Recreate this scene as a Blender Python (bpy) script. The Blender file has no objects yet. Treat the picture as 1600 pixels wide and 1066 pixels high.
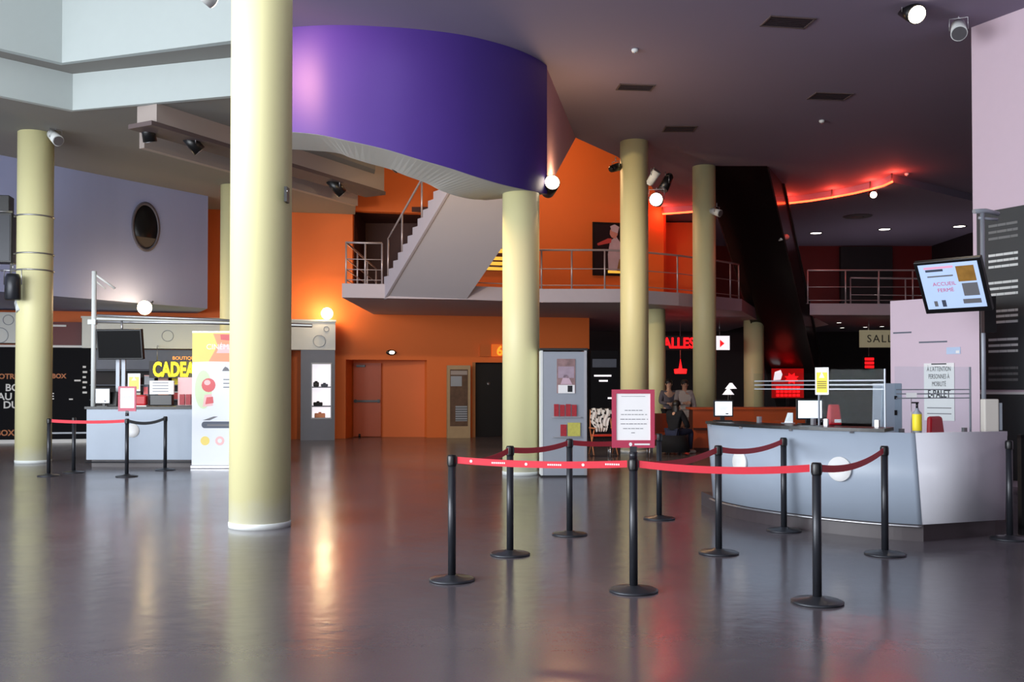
import bpy, bmesh, math, random
from mathutils import Vector, Matrix, Quaternion

random.seed(7)
S = bpy.context.scene
C = S.collection
PI = math.pi

# ------------------------------------------------------------------ camera
PITCH = math.radians(1.0)
FPX = 1500.0
CAMZ = 1.5
PYC = 533 + 46.5
cam_d = bpy.data.cameras.new('camera')
cam = bpy.data.objects.new('camera', cam_d)
C.objects.link(cam)
cam.location = (0, 0, CAMZ)
cam.rotation_euler = (PI / 2 + PITCH, 0, 0)
cam_d.sensor_width = 36.0
cam_d.sensor_fit = 'HORIZONTAL'
cam_d.lens = 36.0 * FPX / 1600
cam_d.shift_y = 46.5 / 1600
cam_d.clip_end = 300
S.camera = cam

# ------------------------------------------------------------------ colour management, world, lights
S.view_settings.view_transform = 'Standard'
S.view_settings.look = 'None'
S.view_settings.gamma = 1.0
S.view_settings.exposure = 0.0
S.view_settings.use_curve_mapping = False

W_ = bpy.data.worlds.new('world')
S.world = W_
W_.use_nodes = True
W_.node_tree.nodes['Background'].inputs[0].default_value = (0.86, 0.93, 1.0, 1)
W_.node_tree.nodes['Background'].inputs[1].default_value = 0.45


def area(name, loc, target, sx, sy, power, col):
    d = bpy.data.lights.new(name, 'AREA')
    d.shape = 'RECTANGLE'; d.size = sx; d.size_y = sy
    d.energy = power; d.color = col
    o = bpy.data.objects.new(name, d)
    C.objects.link(o)
    o.location = loc
    o.rotation_euler = (Vector(target) - Vector(loc)).to_track_quat('-Z', 'Y').to_euler()
    return o


def lamp(name, loc, power, col, r=0.1, kind='POINT', target=None, angle=90, blend=0.5):
    d = bpy.data.lights.new(name, kind)
    d.energy = power; d.color = col; d.shadow_soft_size = r
    if kind == 'SPOT':
        d.spot_size = math.radians(angle); d.spot_blend = blend
    o = bpy.data.objects.new(name, d)
    C.objects.link(o)
    o.location = loc
    if target is not None:
        o.rotation_euler = (Vector(target) - Vector(loc)).to_track_quat('-Z', 'Y').to_euler()
    return o


# daylight through the glazed entrance side (left) , the entrance front behind the viewer and the atrium roof
area('daylight_side_glazing', (-15.6, 5.0, 3.2), (0, 9.5, 2.2), 13, 5.6, 1650, (0.86, 0.93, 1.0))
area('near_column_fill', (-9.8, 2.0, 3.2), (-2, 10.5, 3.0), 11, 5.6, 1750, (0.93, 0.96, 1.0))  # fill added inside the hall to whiten the nearest column; no window here
area('daylight_entrance_glazing', (-1.5, -6.4, 3.0), (0.5, 10, 2.8), 14, 5.0, 480, (0.90, 0.91, 1.0))
area('daylight_atrium_roof', (-7.5, 1.5, 11.7), (-7.5, 1.6, 0), 13, 13.0, 330, (0.92, 0.95, 1.0))

# ------------------------------------------------------------------ pixel helpers (1600 x 1066 frame) giving world points


def ray(px, py):
    a = (px - 800) / FPX
    b = (PYC - py) / FPX
    return Vector((a, math.cos(PITCH) - b * math.sin(PITCH), math.sin(PITCH) + b * math.cos(PITCH)))


def W(px, py, Y):
    v = ray(px, py)
    return Vector((0, 0, CAMZ)) + v * (Y / v.y)


def G(px, py, z=0.0):
    v = ray(px, py)
    return Vector((0, 0, CAMZ)) + v * ((z - CAMZ) / v.z)


def on_wall(px, py, A, B):
    """intersection of the pixel ray with the vertical wall through A,B"""
    v = ray(px, py); A = Vector(A); B = Vector(B); d = B - A
    t_ = (A.x * d.y - A.y * d.x) / (v.x * d.y - v.y * d.x)
    return Vector((0, 0, CAMZ)) + v * t_


# ------------------------------------------------------------------ materials
def lin(c):
    return tuple((x / 255 / 12.92) if x / 255 <= 0.04045 else ((x / 255 + 0.055) / 1.055) ** 2.4 for x in c) + (1,)


MATS = {}


def mat(name, rgb, rough=0.6, metal=0.0, var=0.06, scale=6.0, emit=None, es=0.0, bump=0.0, spec=0.5, coat=0.0,
        noise_detail=3.0, stretch=None):
    if name in MATS:
        return MATS[name]
    m = bpy.data.materials.new(name)
    m.use_nodes = True
    nt = m.node_tree
    b = nt.nodes['Principled BSDF']
    b.inputs['Roughness'].default_value = rough
    b.inputs['Metallic'].default_value = metal
    b.inputs['Specular IOR Level'].default_value = spec
    b.inputs['Coat Weight'].default_value = coat
    col = lin(rgb)
    tc = nt.nodes.new('ShaderNodeTexCoord')
    mp = nt.nodes.new('ShaderNodeMapping')
    if stretch:
        mp.inputs['Scale'].default_value = stretch
    nz = nt.nodes.new('ShaderNodeTexNoise')
    nz.inputs['Scale'].default_value = scale
    nz.inputs['Detail'].default_value = noise_detail
    rp = nt.nodes.new('ShaderNodeMixRGB')
    rp.inputs[1].default_value = tuple(max(0, x * (1 - var)) for x in col[:3]) + (1,)
    rp.inputs[2].default_value = tuple(min(1, x * (1 + var)) for x in col[:3]) + (1,)
    nt.links.new(tc.outputs['Object'], mp.inputs[0])
    nt.links.new(mp.outputs[0], nz.inputs['Vector'])
    nt.links.new(nz.outputs['Fac'], rp.inputs[0])
    nt.links.new(rp.outputs[0], b.inputs['Base Color'])
    if emit is not None:
        b.inputs['Emission Color'].default_value = lin(emit)
        b.inputs['Emission Strength'].default_value = es
    if bump:
        bp = nt.nodes.new('ShaderNodeBump')
        bp.inputs['Strength'].default_value = bump
        bp.inputs['Distance'].default_value = 0.01
        nt.links.new(nz.outputs['Fac'], bp.inputs['Height'])
        nt.links.new(bp.outputs[0], b.inputs['Normal'])
    MATS[name] = m
    return m


def glass_mat(name, tint=(0.93, 0.96, 0.97), refl=1.0):
    m = bpy.data.materials.new(name)
    m.use_nodes = True
    nt = m.node_tree
    nt.nodes.clear()
    out = nt.nodes.new('ShaderNodeOutputMaterial')
    tr = nt.nodes.new('ShaderNodeBsdfTransparent'); tr.inputs[0].default_value = tint + (1,)
    gl = nt.nodes.new('ShaderNodeBsdfGlossy'); gl.inputs['Roughness'].default_value = 0.03
    fr = nt.nodes.new('ShaderNodeLayerWeight'); fr.inputs['Blend'].default_value = 0.12
    ml = nt.nodes.new('ShaderNodeMath'); ml.operation = 'MULTIPLY'; ml.inputs[1].default_value = refl
    nt.links.new(fr.outputs[0], ml.inputs[0])
    mx = nt.nodes.new('ShaderNodeMixShader')
    nt.links.new(ml.outputs[0], mx.inputs[0])
    nt.links.new(tr.outputs[0], mx.inputs[1])
    nt.links.new(gl.outputs[0], mx.inputs[2])
    nt.links.new(mx.outputs[0], out.inputs[0])
    MATS[name] = m
    return m


def floor_mat():
    m = bpy.data.materials.new('polished_floor')
    m.use_nodes = True
    nt = m.node_tree
    b = nt.nodes['Principled BSDF']
    tc = nt.nodes.new('ShaderNodeTexCoord')
    n1 = nt.nodes.new('ShaderNodeTexNoise'); n1.inputs['Scale'].default_value = 0.8; n1.inputs['Detail'].default_value = 6
    n2 = nt.nodes.new('ShaderNodeTexNoise'); n2.inputs['Scale'].default_value = 90; n2.inputs['Detail'].default_value = 2
    r1 = nt.nodes.new('ShaderNodeMixRGB')
    r1.inputs[1].default_value = lin((92, 86, 92)); r1.inputs[2].default_value = lin((118, 111, 118))
    r2 = nt.nodes.new('ShaderNodeMixRGB'); r2.blend_type = 'MULTIPLY'; r2.inputs[0].default_value = 0.35
    nt.links.new(tc.outputs['Object'], n1.inputs['Vector'])
    nt.links.new(tc.outputs['Object'], n2.inputs['Vector'])
    nt.links.new(n1.outputs['Fac'], r1.inputs[0])
    nt.links.new(r1.outputs[0], r2.inputs[1])
    nt.links.new(n2.outputs['Color'], r2.inputs[2])
    nt.links.new(r2.outputs[0], b.inputs['Base Color'])
    rr = nt.nodes.new('ShaderNodeMapRange')
    rr.inputs['To Min'].default_value = 0.15; rr.inputs['To Max'].default_value = 0.25
    nt.links.new(n1.outputs['Fac'], rr.inputs['Value'])
    nt.links.new(rr.outputs[0], b.inputs['Roughness'])
    n3 = nt.nodes.new('ShaderNodeTexNoise'); n3.inputs['Scale'].default_value = 5; n3.inputs['Detail'].default_value = 3
    bp = nt.nodes.new('ShaderNodeBump'); bp.inputs['Strength'].default_value = 0.12; bp.inputs['Distance'].default_value = 0.02
    nt.links.new(tc.outputs['Object'], n3.inputs['Vector'])
    nt.links.new(n3.outputs['Fac'], bp.inputs['Height'])
    nt.links.new(bp.outputs[0], b.inputs['Normal'])
    b.inputs['IOR'].default_value = 1.5
    MATS['floor'] = m
    return m


def column_mat():
    # pale yellow paint, overexposure at the foot put in as chalky white ragged patches
    m = bpy.data.materials.new('column_paint')
    m.use_nodes = True
    nt = m.node_tree
    b = nt.nodes['Principled BSDF']
    b.inputs['Roughness'].default_value = 0.45
    tc = nt.nodes.new('ShaderNodeTexCoord')
    nz = nt.nodes.new('ShaderNodeTexNoise'); nz.inputs['Scale'].default_value = 3; nz.inputs['Detail'].default_value = 5
    sp = nt.nodes.new('ShaderNodeSeparateXYZ')
    ad = nt.nodes.new('ShaderNodeMath'); ad.operation = 'MULTIPLY_ADD'
    ad.inputs[1].default_value = -0.5; 
    mr = nt.nodes.new('ShaderNodeMapRange')
    mr.inputs['From Min'].default_value = -0.20; mr.inputs['From Max'].default_value = 0.12
    mx = nt.nodes.new('ShaderNodeMixRGB')
    mx.inputs[1].default_value = lin((238, 236, 208)); mx.inputs[2].default_value = lin((236, 230, 176))
    nt.links.new(tc.outputs['Object'], nz.inputs['Vector'])
    nt.links.new(tc.outputs['Object'], sp.inputs[0])
    nt.links.new(nz.outputs['Fac'], ad.inputs[0])
    nt.links.new(sp.outputs['Z'], ad.inputs[2])
    nt.links.new(ad.outputs[0], mr.inputs['Value'])
    nt.links.new(mr.outputs[0], mx.inputs[0])
    nt.links.new(mx.outputs[0], b.inputs['Base Color'])
    MATS['column'] = m
    return m


M_floor = floor_mat()
M_col = column_mat()
M_ceil = mat('ceiling_paint', (136, 127, 150), 0.8, var=0.03, scale=0.5)
M_soffit = mat('soffit_paint', (132, 130, 126), 0.8, var=0.03, scale=0.6)
M_white = mat('white_paint', (226, 230, 228), 0.7, var=0.02, scale=1)
M_fascia = mat('fascia_paint', (182, 191, 190), 0.75, var=0.02)
M_orange = mat('orange_paint', (228, 112, 44), 0.6, var=0.05, scale=0.7)
M_dkorange = mat('orange_door_paint', (176, 74, 26), 0.5, var=0.05)
M_blue = mat('blue_grey_paint', (158, 166, 204), 0.65, var=0.08, scale=1.6, stretch=(1, 1, 0.12))
M_violet = mat('violet_paint', (74, 52, 140), 0.40, var=0.10, scale=0.8, spec=0.5)
M_pink = mat('lilac_white_paint', (222, 200, 214), 0.7, var=0.02)
M_mauve = mat('mauve_paint', (190, 150, 165), 0.7, var=0.04)
M_stair = mat('stair_grey_paint', (168, 166, 178), 0.6, var=0.03, scale=1)
M_slab = mat('slab_grey_paint', (170, 164, 178), 0.6, var=0.03)
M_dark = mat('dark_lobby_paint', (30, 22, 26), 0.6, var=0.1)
M_maroon = mat('maroon_paint', (98, 12, 14), 0.5, var=0.12, scale=0.8)
M_brown = mat('dark_brown_paint', (72, 30, 22), 0.6, var=0.1)
M_black = mat('black_plastic', (18, 18, 20), 0.35, var=0.1)
M_blackm = mat('matt_black_board', (14, 14, 20), 0.7, var=0.1, spec=.15)
M_charc = mat('charcoal_powdercoat', (44, 46, 52), 0.32, var=0.08, metal=0.3)
M_iron = mat('cast_iron_grey', (58, 60, 66), 0.35, var=0.12, metal=0.5)
M_belt = mat('red_webbing', (212, 36, 56), 0.6, var=0.06, scale=40)
M_redfr = mat('dark_red_frame', (178, 44, 78), 0.35, var=0.05)
M_red = mat('red_plastic', (196, 26, 40), 0.4, var=0.06)
M_paper = mat('white_paper', (245, 244, 244), 0.6, var=0.01, emit=(255, 250, 252), es=0.0)
M_ink = mat('grey_ink', (120, 120, 125), 0.6, var=0.02)
M_inkd = mat('black_ink', (24, 24, 30), 0.6, var=0.02)
M_print = mat('white_print', (235, 235, 235), 0.6, var=0.01)
M_cntr = mat('counter_grey_laminate', (162, 174, 190), 0.35, var=0.03)
M_cntside = mat('counter_side_laminate', (222, 222, 230), 0.22, var=0.03)
M_kick = mat('kickboard_brown', (62, 54, 58), 0.4, var=0.1)
M_steel = mat('brushed_steel', (176, 176, 180), 0.3, metal=0.85, var=0.05)
M_rail = mat('rail_grey_paint', (170, 160, 166), 0.35, metal=0.4, var=0.04)
M_silver = mat('silver_laminate', (158, 164, 174), 0.4, metal=0.2, var=0.04)
M_panelgrey = mat('cabinet_grey', (112, 118, 134), 0.5, var=0.05)
M_duct = mat('brown_grey_duct', (96, 82, 82), 0.7, var=0.06)
M_beige = mat('beige_bulkhead', (166, 154, 148), 0.75, var=0.04, scale=1)
M_vent = mat('dark_grille', (52, 42, 48), 0.6, var=0.1)
M_escal = mat('escalator_black_cladding', (14, 9, 11), 0.22, var=0.15, scale=0.6)
M_escside = mat('escalator_side_cladding', (70, 52, 54), 0.18, metal=0.5, var=0.1)
M_neon = mat('neon_red', (255, 90, 60), 0.4, emit=(255, 66, 34), es=9.0)
M_neonred = mat('red_lit_letters', (255, 30, 30), 0.4, emit=(255, 16, 22), es=2.2)
M_redglow = mat('red_lit_panel', (200, 20, 20), 0.4, emit=(220, 14, 14), es=0.25)
M_yellowlit = mat('yellow_lit_letters', (255, 230, 40), 0.4, emit=(255, 226, 20), es=1.6)
M_orangelit = mat('orange_lit_letters', (255, 160, 60), 0.4, emit=(255, 140, 30), es=1.3)
M_whitelit = mat('white_lit_panel', (240, 236, 240), 0.4, emit=(250, 244, 250), es=0.9)
M_screen = mat('lit_screen', (235, 240, 248), 0.3, emit=(232, 242, 250), es=0.95)
M_scrblue = mat('lit_screen_pale_blue', (170, 190, 220), 0.3, emit=(168, 190, 224), es=0.62)
M_lamp = mat('lamp_glass_warm', (255, 240, 210), 0.4, emit=(255, 226, 170), es=22.0)
M_spotlit = mat('spot_lens_lit', (255, 245, 225), 0.4, emit=(255, 236, 205), es=9.0)
M_downlit = mat('downlight_lens', (255, 250, 240), 0.4, emit=(255, 246, 232), es=6.0)
M_yellow = mat('yellow_label', (246, 224, 40), 0.5, var=0.03)
M_paleyel = mat('pale_yellow_print', (240, 222, 120), 0.5, var=0.04)
M_gold = mat('golden_lightbox', (240, 200, 90), 0.5, emit=(240, 190, 70), es=0.75)
M_cream = mat('cream_sign', (196, 188, 160), 0.5, var=0.03, emit=(200, 190, 150), es=0.12)
M_bannerw = mat('banner_white', (236, 240, 248), 0.5, var=0.015)
M_bannery = mat('banner_yellow', (246, 222, 120), 0.5, var=0.06, scale=2)
M_bannero = mat('banner_peach', (242, 160, 120), 0.5, var=0.1, scale=3)
M_bannerr = mat('banner_red', (222, 96, 100), 0.5, var=0.06)
M_bannerp = mat('banner_pink', (246, 196, 196), 0.5, var=0.06)
M_cup = mat('pale_green_print', (214, 232, 190), 0.5, var=0.06)
M_slate = mat('slate_print', (78, 86, 104), 0.5, var=0.05)
M_posterl = mat('poster_lilac', (170, 150, 165), 0.4, var=0.25, scale=9)
M_posterm = mat('poster_mixed', (150, 120, 120), 0.4, var=0.7, scale=7)
M_leafr = mat('leaflet_red', (170, 40, 50), 0.5, var=0.4, scale=30)
M_leafy = mat('leaflet_yellow', (196, 190, 90), 0.5, var=0.25, scale=20)
M_menu = mat('menu_board_slate', (58, 62, 64), 0.5, var=0.06)
M_menul = mat('menu_board_text', (226, 230, 228), 0.5, var=0.02)
M_menud = mat('menu_board_faint_text', (120, 122, 122), 0.5, var=0.02)
M_orangefur = mat('orange_brown_laminate', (176, 74, 28), 0.4, var=0.12, scale=2)
M_wood = mat('light_wood', (190, 120, 80), 0.5, var=0.12, scale=5, stretch=(1, 1, 8))
M_cloth = mat('white_black_cloth', (215, 218, 220), 0.9, var=0.05)
M_skin = mat('skin', (196, 150, 124), 0.6, var=0.03)
M_hairdk = mat('dark_hair', (22, 16, 16), 0.5, var=0.2, scale=30)
M_greycl = mat('grey_knit', (92, 86, 94), 0.9, var=0.08)
M_blackcl = mat('black_fabric', (10, 12, 20), 0.9, var=0.15)
M_lightcl = mat('light_grey_jacket', (168, 160, 160), 0.9, var=0.08)
M_whitecl = mat('off_white_cloth', (206, 200, 192), 0.9, var=0.05)
M_navycl = mat('navy_denim', (34, 40, 66), 0.9, var=0.1)
M_shoe = mat('pale_shoe', (200, 190, 180), 0.6, var=0.05)
M_glass = glass_mat('clear_screen_glass', refl=0.6)
M_redcl = mat('red_upholstery', (200, 44, 22), 0.5, var=0.1)


# ------------------------------------------------------------------ mesh builder
class MB:
    def __init__(s):
        s.bm = bmesh.new()

    def _set(s, faces, mi):
        for f in faces:
            f.material_index = mi

    def face(s, pts, mi=0):
        vs = [s.bm.verts.new(p) for p in pts]
        f = s.bm.faces.new(vs)
        f.material_index = mi
        return f

    def box(s, c, size, mi=0, M=None):
        x, y, z = size[0] / 2, size[1] / 2, size[2] / 2
        c = Vector(c)
        P = [Vector((sx * x, sy * y, sz * z)) for sx in (-1, 1) for sy in (-1, 1) for sz in (-1, 1)]
        if M is not None:
            P = [M @ (p + c) for p in P]
        else:
            P = [p + c for p in P]
        v = [s.bm.verts.new(p) for p in P]
        for q in ((0, 1, 3, 2), (4, 6, 7, 5), (0, 4, 5, 1), (2, 3, 7, 6), (0, 2, 6, 4), (1, 5, 7, 3)):
            s.bm.faces.new([v[i] for i in q]).material_index = mi
        return s

    def box2(s, a, b, mi=0, M=None):
        a, b = Vector(a), Vector(b)
        return s.box((a + b) / 2, (abs(b.x - a.x), abs(b.y - a.y), abs(b.z - a.z)), mi, M)

    def prism(s, poly, z0, z1, mi=0, top=None, side_mi=None, M=None):
        # poly: list of (x,y); top: optional different outline; z0/z1 may be lists
        n = len(poly)
        top = top or poly
        za = z0 if isinstance(z0, (list, tuple)) else [z0] * n
        zb = z1 if isinstance(z1, (list, tuple)) else [z1] * n
        A = [Vector((p[0], p[1], za[i])) for i, p in enumerate(poly)]
        B = [Vector((p[0], p[1], zb[i])) for i, p in enumerate(top)]
        if M is not None:
            A = [M @ p for p in A]; B = [M @ p for p in B]
        a = [s.bm.verts.new(p) for p in A]
        b = [s.bm.verts.new(p) for p in B]
        fs = [s.bm.faces.new(a[::-1]), s.bm.faces.new(b)]
        s._set(fs, mi)
        for i in range(n):
            f = s.bm.faces.new([a[i], a[(i + 1) % n], b[(i + 1) % n], b[i]])
            f.material_index = mi if side_mi is None else side_mi
        return s

    def cyl(s, p0, p1, r0, r1=None, seg=20, mi=0, caps=True):
        r1 = r0 if r1 is None else r1
        p0, p1 = Vector(p0), Vector(p1)
        d = (p1 - p0).normalized()
        u = d.orthogonal().normalized(); w = d.cross(u)
        A = [s.bm.verts.new(p0 + (u * math.cos(t) + w * math.sin(t)) * r0) for t in [2 * PI * k / seg for k in range(seg)]]
        B = [s.bm.verts.new(p1 + (u * math.cos(t) + w * math.sin(t)) * r1) for t in [2 * PI * k / seg for k in range(seg)]]
        for k in range(seg):
            f = s.bm.faces.new([A[k], A[(k + 1) % seg], B[(k + 1) % seg], B[k]])
            f.smooth = True; f.material_index = mi
        if caps:
            s.bm.faces.new(A[::-1]).material_index = mi
            s.bm.faces.new(B).material_index = mi
        return s

    def lathe(s, prof, c=(0, 0, 0), seg=32, mi=0, M=None):
        rings = []
        for r, z in prof:
            pts = [Vector((c[0] + r * math.cos(2 * PI * k / seg), c[1] + r * math.sin(2 * PI * k / seg), c[2] + z)) for k in range(seg)]
            if M is not None:
                pts = [M @ p for p in pts]
            rings.append([s.bm.verts.new(p) for p in pts])
        for a, b in zip(rings, rings[1:]):
            for k in range(seg):
                f = s.bm.faces.new([a[k], a[(k + 1) % seg], b[(k + 1) % seg], b[k]])
                f.smooth = True; f.material_index = mi
        s.bm.faces.new(rings[0][::-1]).material_index = mi
        s.bm.faces.new(rings[-1]).material_index = mi
        return s

    def tube(s, pts, r, seg=8, mi=0, closed=False):
        pts = [Vector(p) for p in pts]
        n = len(pts)
        rings = []
        up = None
        for i, p in enumerate(pts):
            if closed:
                d = pts[(i + 1) % n] - pts[i - 1]
            else:
                d = (pts[min(i + 1, n - 1)] - pts[max(i - 1, 0)])
            d.normalize()
            if up is None:
                up = d.orthogonal().normalized()
            up = (up - d * up.dot(d)).normalized()
            w = d.cross(up)
            rings.append([s.bm.verts.new(p + (up * math.cos(2 * PI * k / seg) + w * math.sin(2 * PI * k / seg)) * r) for k in range(seg)])
        prs = list(zip(rings, rings[1:]))
        if closed:
            prs.append((rings[-1], rings[0]))
        for a, b in prs:
            for k in range(seg):
                f = s.bm.faces.new([a[k], a[(k + 1) % seg], b[(k + 1) % seg], b[k]])
                f.smooth = True; f.material_index = mi
        if not closed:
            s.bm.faces.new(rings[0][::-1]).material_index = mi
            s.bm.faces.new(rings[-1]).material_index = mi
        return s

    def sphere(s, c, r, mi=0, sc=(1, 1, 1), u=16, v=10):
        M = Matrix.Translation(c) @ Matrix.Diagonal((r * sc[0], r * sc[1], r * sc[2], 1))
        g = bmesh.ops.create_uvsphere(s.bm, u_segments=u, v_segments=v, radius=1, matrix=M)
        for vv in g['verts']:
            for f in vv.link_faces:
                f.material_index = mi; f.smooth = True
        return s

    def wallstrip(s, line, z0, z1, th, mi=0):
        # vertical wall of thickness th along a plan polyline; z0/z1 numbers or lists; thickness to the left of travel
        n = len(line)
        L = [Vector((p[0], p[1])) for p in line]
        off = []
        for i in range(n):
            d = (L[min(i + 1, n - 1)] - L[max(i - 1, 0)]).normalized()
            off.append(L[i] + Vector((-d.y, d.x)) * th)
        za = z0 if isinstance(z0, (list, tuple)) else [z0] * n
        zb = z1 if isinstance(z1, (list, tuple)) else [z1] * n
        V = []
        for i in range(n):
            V.append([s.bm.verts.new((p.x, p.y, z)) for p, z in ((L[i], za[i]), (L[i], zb[i]), (off[i], zb[i]), (off[i], za[i]))])
        for i in range(n - 1):
            for k in range(4):
                f = s.bm.faces.new([V[i][k], V[i + 1][k], V[i + 1][(k + 1) % 4], V[i][(k + 1) % 4]])
                f.material_index = mi
        s.bm.faces.new(V[0]).material_index = mi
        s.bm.faces.new(V[-1][::-1]).material_index = mi
        return s

    def text(s, string, size, M, mi=0, depth=0.004, align='LEFT', spacing=1.0, bold=0.0, xscale=1.0):
        cu = bpy.data.curves.new('t', 'FONT')
        cu.body = string; cu.size = size; cu.extrude = depth / 2; cu.align_x = align
        cu.space_character = spacing; cu.offset = bold
        cu.resolution_u = 3
        ob = bpy.data.objects.new('t', cu)
        me = bpy.data.meshes.new_from_object(ob)
        vs = [s.bm.verts.new(M @ Vector((v.co.x * xscale, v.co.y, v.co.z + depth / 2))) for v in me.vertices]
        for p in me.polygons:
            try:
                s.bm.faces.new([vs[i] for i in p.vertices]).material_index = mi
            except ValueError:
                pass
        bpy.data.objects.remove(ob); bpy.data.meshes.remove(me); bpy.data.curves.remove(cu)
        return s

    def build(s, name, mats, parent=None, shift=None, smooth=False, bevel=0.0):
        bmesh.ops.recalc_face_normals(s.bm, faces=s.bm.faces[:])
        if shift is not None:
            bmesh.ops.transform(s.bm, matrix=shift, verts=s.bm.verts[:])
        me = bpy.data.meshes.new(name)
        s.bm.to_mesh(me); s.bm.free()
        if not isinstance(mats, (list, tuple)):
            mats = [mats]
        for m in mats:
            me.materials.append(m)
        o = bpy.data.objects.new(name, me)
        C.objects.link(o)
        if parent is not None:
            o.parent = parent
        if bevel:
            md = o.modifiers.new('bevel', 'BEVEL'); md.width = bevel; md.segments = 2; md.limit_method = 'ANGLE'
        return o


def struct(name, mb, mats):
    o = mb.build(name, mats)
    o['kind'] = 'structure'
    return o


def tag(o, label, cat, group=None):
    o['label'] = label; o['category'] = cat
    if group:
        o['group'] = group
    return o


class T:
    """a thing: an Empty at its base that parents its parts; part() takes local or world coordinates"""
    def __init__(s, name, label, cat, loc=(0, 0, 0), rz=0.0, group=None):
        o = bpy.data.objects.new(name, None)
        C.objects.link(o)
        o.empty_display_size = 0.1
        o.location = loc; o.rotation_euler = (0, 0, rz)
        tag(o, label, cat, group)
        s.o = o
        s.inv = (Matrix.Translation(Vector(loc)) @ Matrix.Rotation(rz, 4, 'Z')).inverted()

    def part(s, name, mb, mats, parent=None, world=False, label=None, bevel=0.0):
        p = mb.build(name, mats, parent or s.o, s.inv if world else None, bevel=bevel)
        if label:
            p['label'] = label
        return p


def solo(name, mb, mats, label, cat, group=None, loc=None, bevel=0.0):
    """thing that is one mesh, given in world coordinates; origin moved to loc"""
    sh = Matrix.Translation(-Vector(loc)) if loc is not None else None
    o = mb.build(name, mats, None, sh, bevel=bevel)
    if loc is not None:
        o.location = loc
    return tag(o, label, cat, group)


def copy_tree(o, parent=None):
    c = o.copy(); C.objects.link(c)
    if parent is not None:
        c.parent = parent
    for ch in list(o.children):
        copy_tree(ch, c)
    return c


def frame(O, r, n):
    """matrix of a plane facing n, with r to the right as seen by the viewer, origin O: local x right, y up, z towards the viewer"""
    r = Vector(r).normalized(); n = Vector(n).normalized()
    u = n.cross(r).normalized()
    M = Matrix((r, u, n)).transposed().to_4x4()
    M.translation = Vector(O)
    return M


UPF = lambda O, yaw=0.0: frame(O, (math.cos(yaw), math.sin(yaw), 0), (math.sin(yaw), -math.cos(yaw), 0))

# ================================================================== SETTING
H = 7.2


def YB(x):
    return 26.2 + (x + 14) * 0.2181


struct('floor', MB().box2((-18, -8, -0.2), (17, 42, 0)), M_floor)

drum_xy = [(-4.3, 15.25), (-3.2, 15.03), (-2.6, 15.0), (-2.0, 15.07), (-1.5, 15.17), (-1.0, 15.33), (-0.6, 15.53), (-0.2, 15.82), (0.15, 16.16), (0.42, 16.52), (0.62, 16.9)]
drum_zb = [5.62, 5.5, 5.38, 5.26, 5.13, 5.02, 4.93, 4.87, 4.86, 4.88, 4.92]
# main ceiling, cut back behind the violet drum and over the stairwell
cp = [(-0.6, -7.5), (16.5, -7.5), (16.5, 41), (4.9, 41), (4.86, 31.2), (4.5, 29.0), (3.6, 25.9), (2.6, 23.6), (1.45, 21.8), (0.56, 17.0), (0.1, 16.25),
      (-0.6, 15.65), (-1.5, 15.3), (-2.6, 15.12), (-3.3, 15.15), (-3.9, 15.5), (-3.62, 13.95), (-0.6, 13.9)]
struct('ceiling', MB().prism(cp, H, H + 0.3), M_ceil)
# left soffit (lower) with the corner of the atrium edge
c0 = (-8.05, 17.5)
struct('ceiling_left', MB().prism([(-17.5, 8.1), (-8.05, 17.62), (-4.2, 16.54), (-5.3, 18.3), (-3.2, 22.4), (-3.4, 23.4), (-4.05, 24.9), (-4.62, 28.2), (-17.5, 25.6)], 6.6, 6.8), M_soffit)
# stepped white fascias round the atrium
struct('trim_1', MB().wallstrip([(-17.5, 7.9), (-8.05, 17.5), (-4.0, 16.38)], 6.58, 7.25, 0.12), M_fascia)
struct('trim_2', MB().prism([(-17.5, 7.26), (-7.97, 16.96), (-4.0, 15.68), (-4.0, 16.5), (-8.05, 17.65), (-17.5, 8.2)], 7.252, 7.35), M_soffit)
struct('trim_3', MB().wallstrip([(-17.5, 7.2), (-7.97, 16.9), (-3.7, 15.5)], 7.25, 12.2, 0.14), M_fascia)
struct('trim_4', MB().box2((-0.6, -7.5, 7.21), (-0.4, 14.1, 12.2)).box2((-3.6, 13.92, 7.51), (-0.6, 14.1, 12.2)), M_white)
# upper ceiling over the stair well
struct('ceiling_upper', MB().box2((-8, 15.8, 9.6), (6.5, 31.5, 9.8)), M_soffit)

# back wall: orange, running behind the stair, with the opening on the upper level
bw = MB()


def wall_piece(mb, x0, x1, z0, z1, th=0.3, mi=0, dy=0.0):
    mb.prism([(x0, YB(x0) + dy), (x1, YB(x1) + dy), (x1, YB(x1) + th + dy), (x0, YB(x0) + th + dy)], z0, z1, mi)


DX0, DX1 = -4.88, -2.55     # doorway recess on the ground floor
wall_piece(bw, -17, DX0, 0, 6.7)
wall_piece(bw, DX0, DX1, 2.32, 4.0)
wall_piece(bw, DX0, -4.70, 4.0, 6.7)
wall_piece(bw, DX1, -1.15, 0, 4.0)
wall_piece(bw, -1.15, 0.25, 2.26, 4.0)
wall_piece(bw, 0.25, 2.40, 2.70, 4.0)
wall_piece(bw, -4.70, -2.62, 6.72, 9.6)
wall_piece(bw, -2.62, 4.80, 4.0, 9.6)
struct('wall_back', bw, M_orange)
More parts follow.
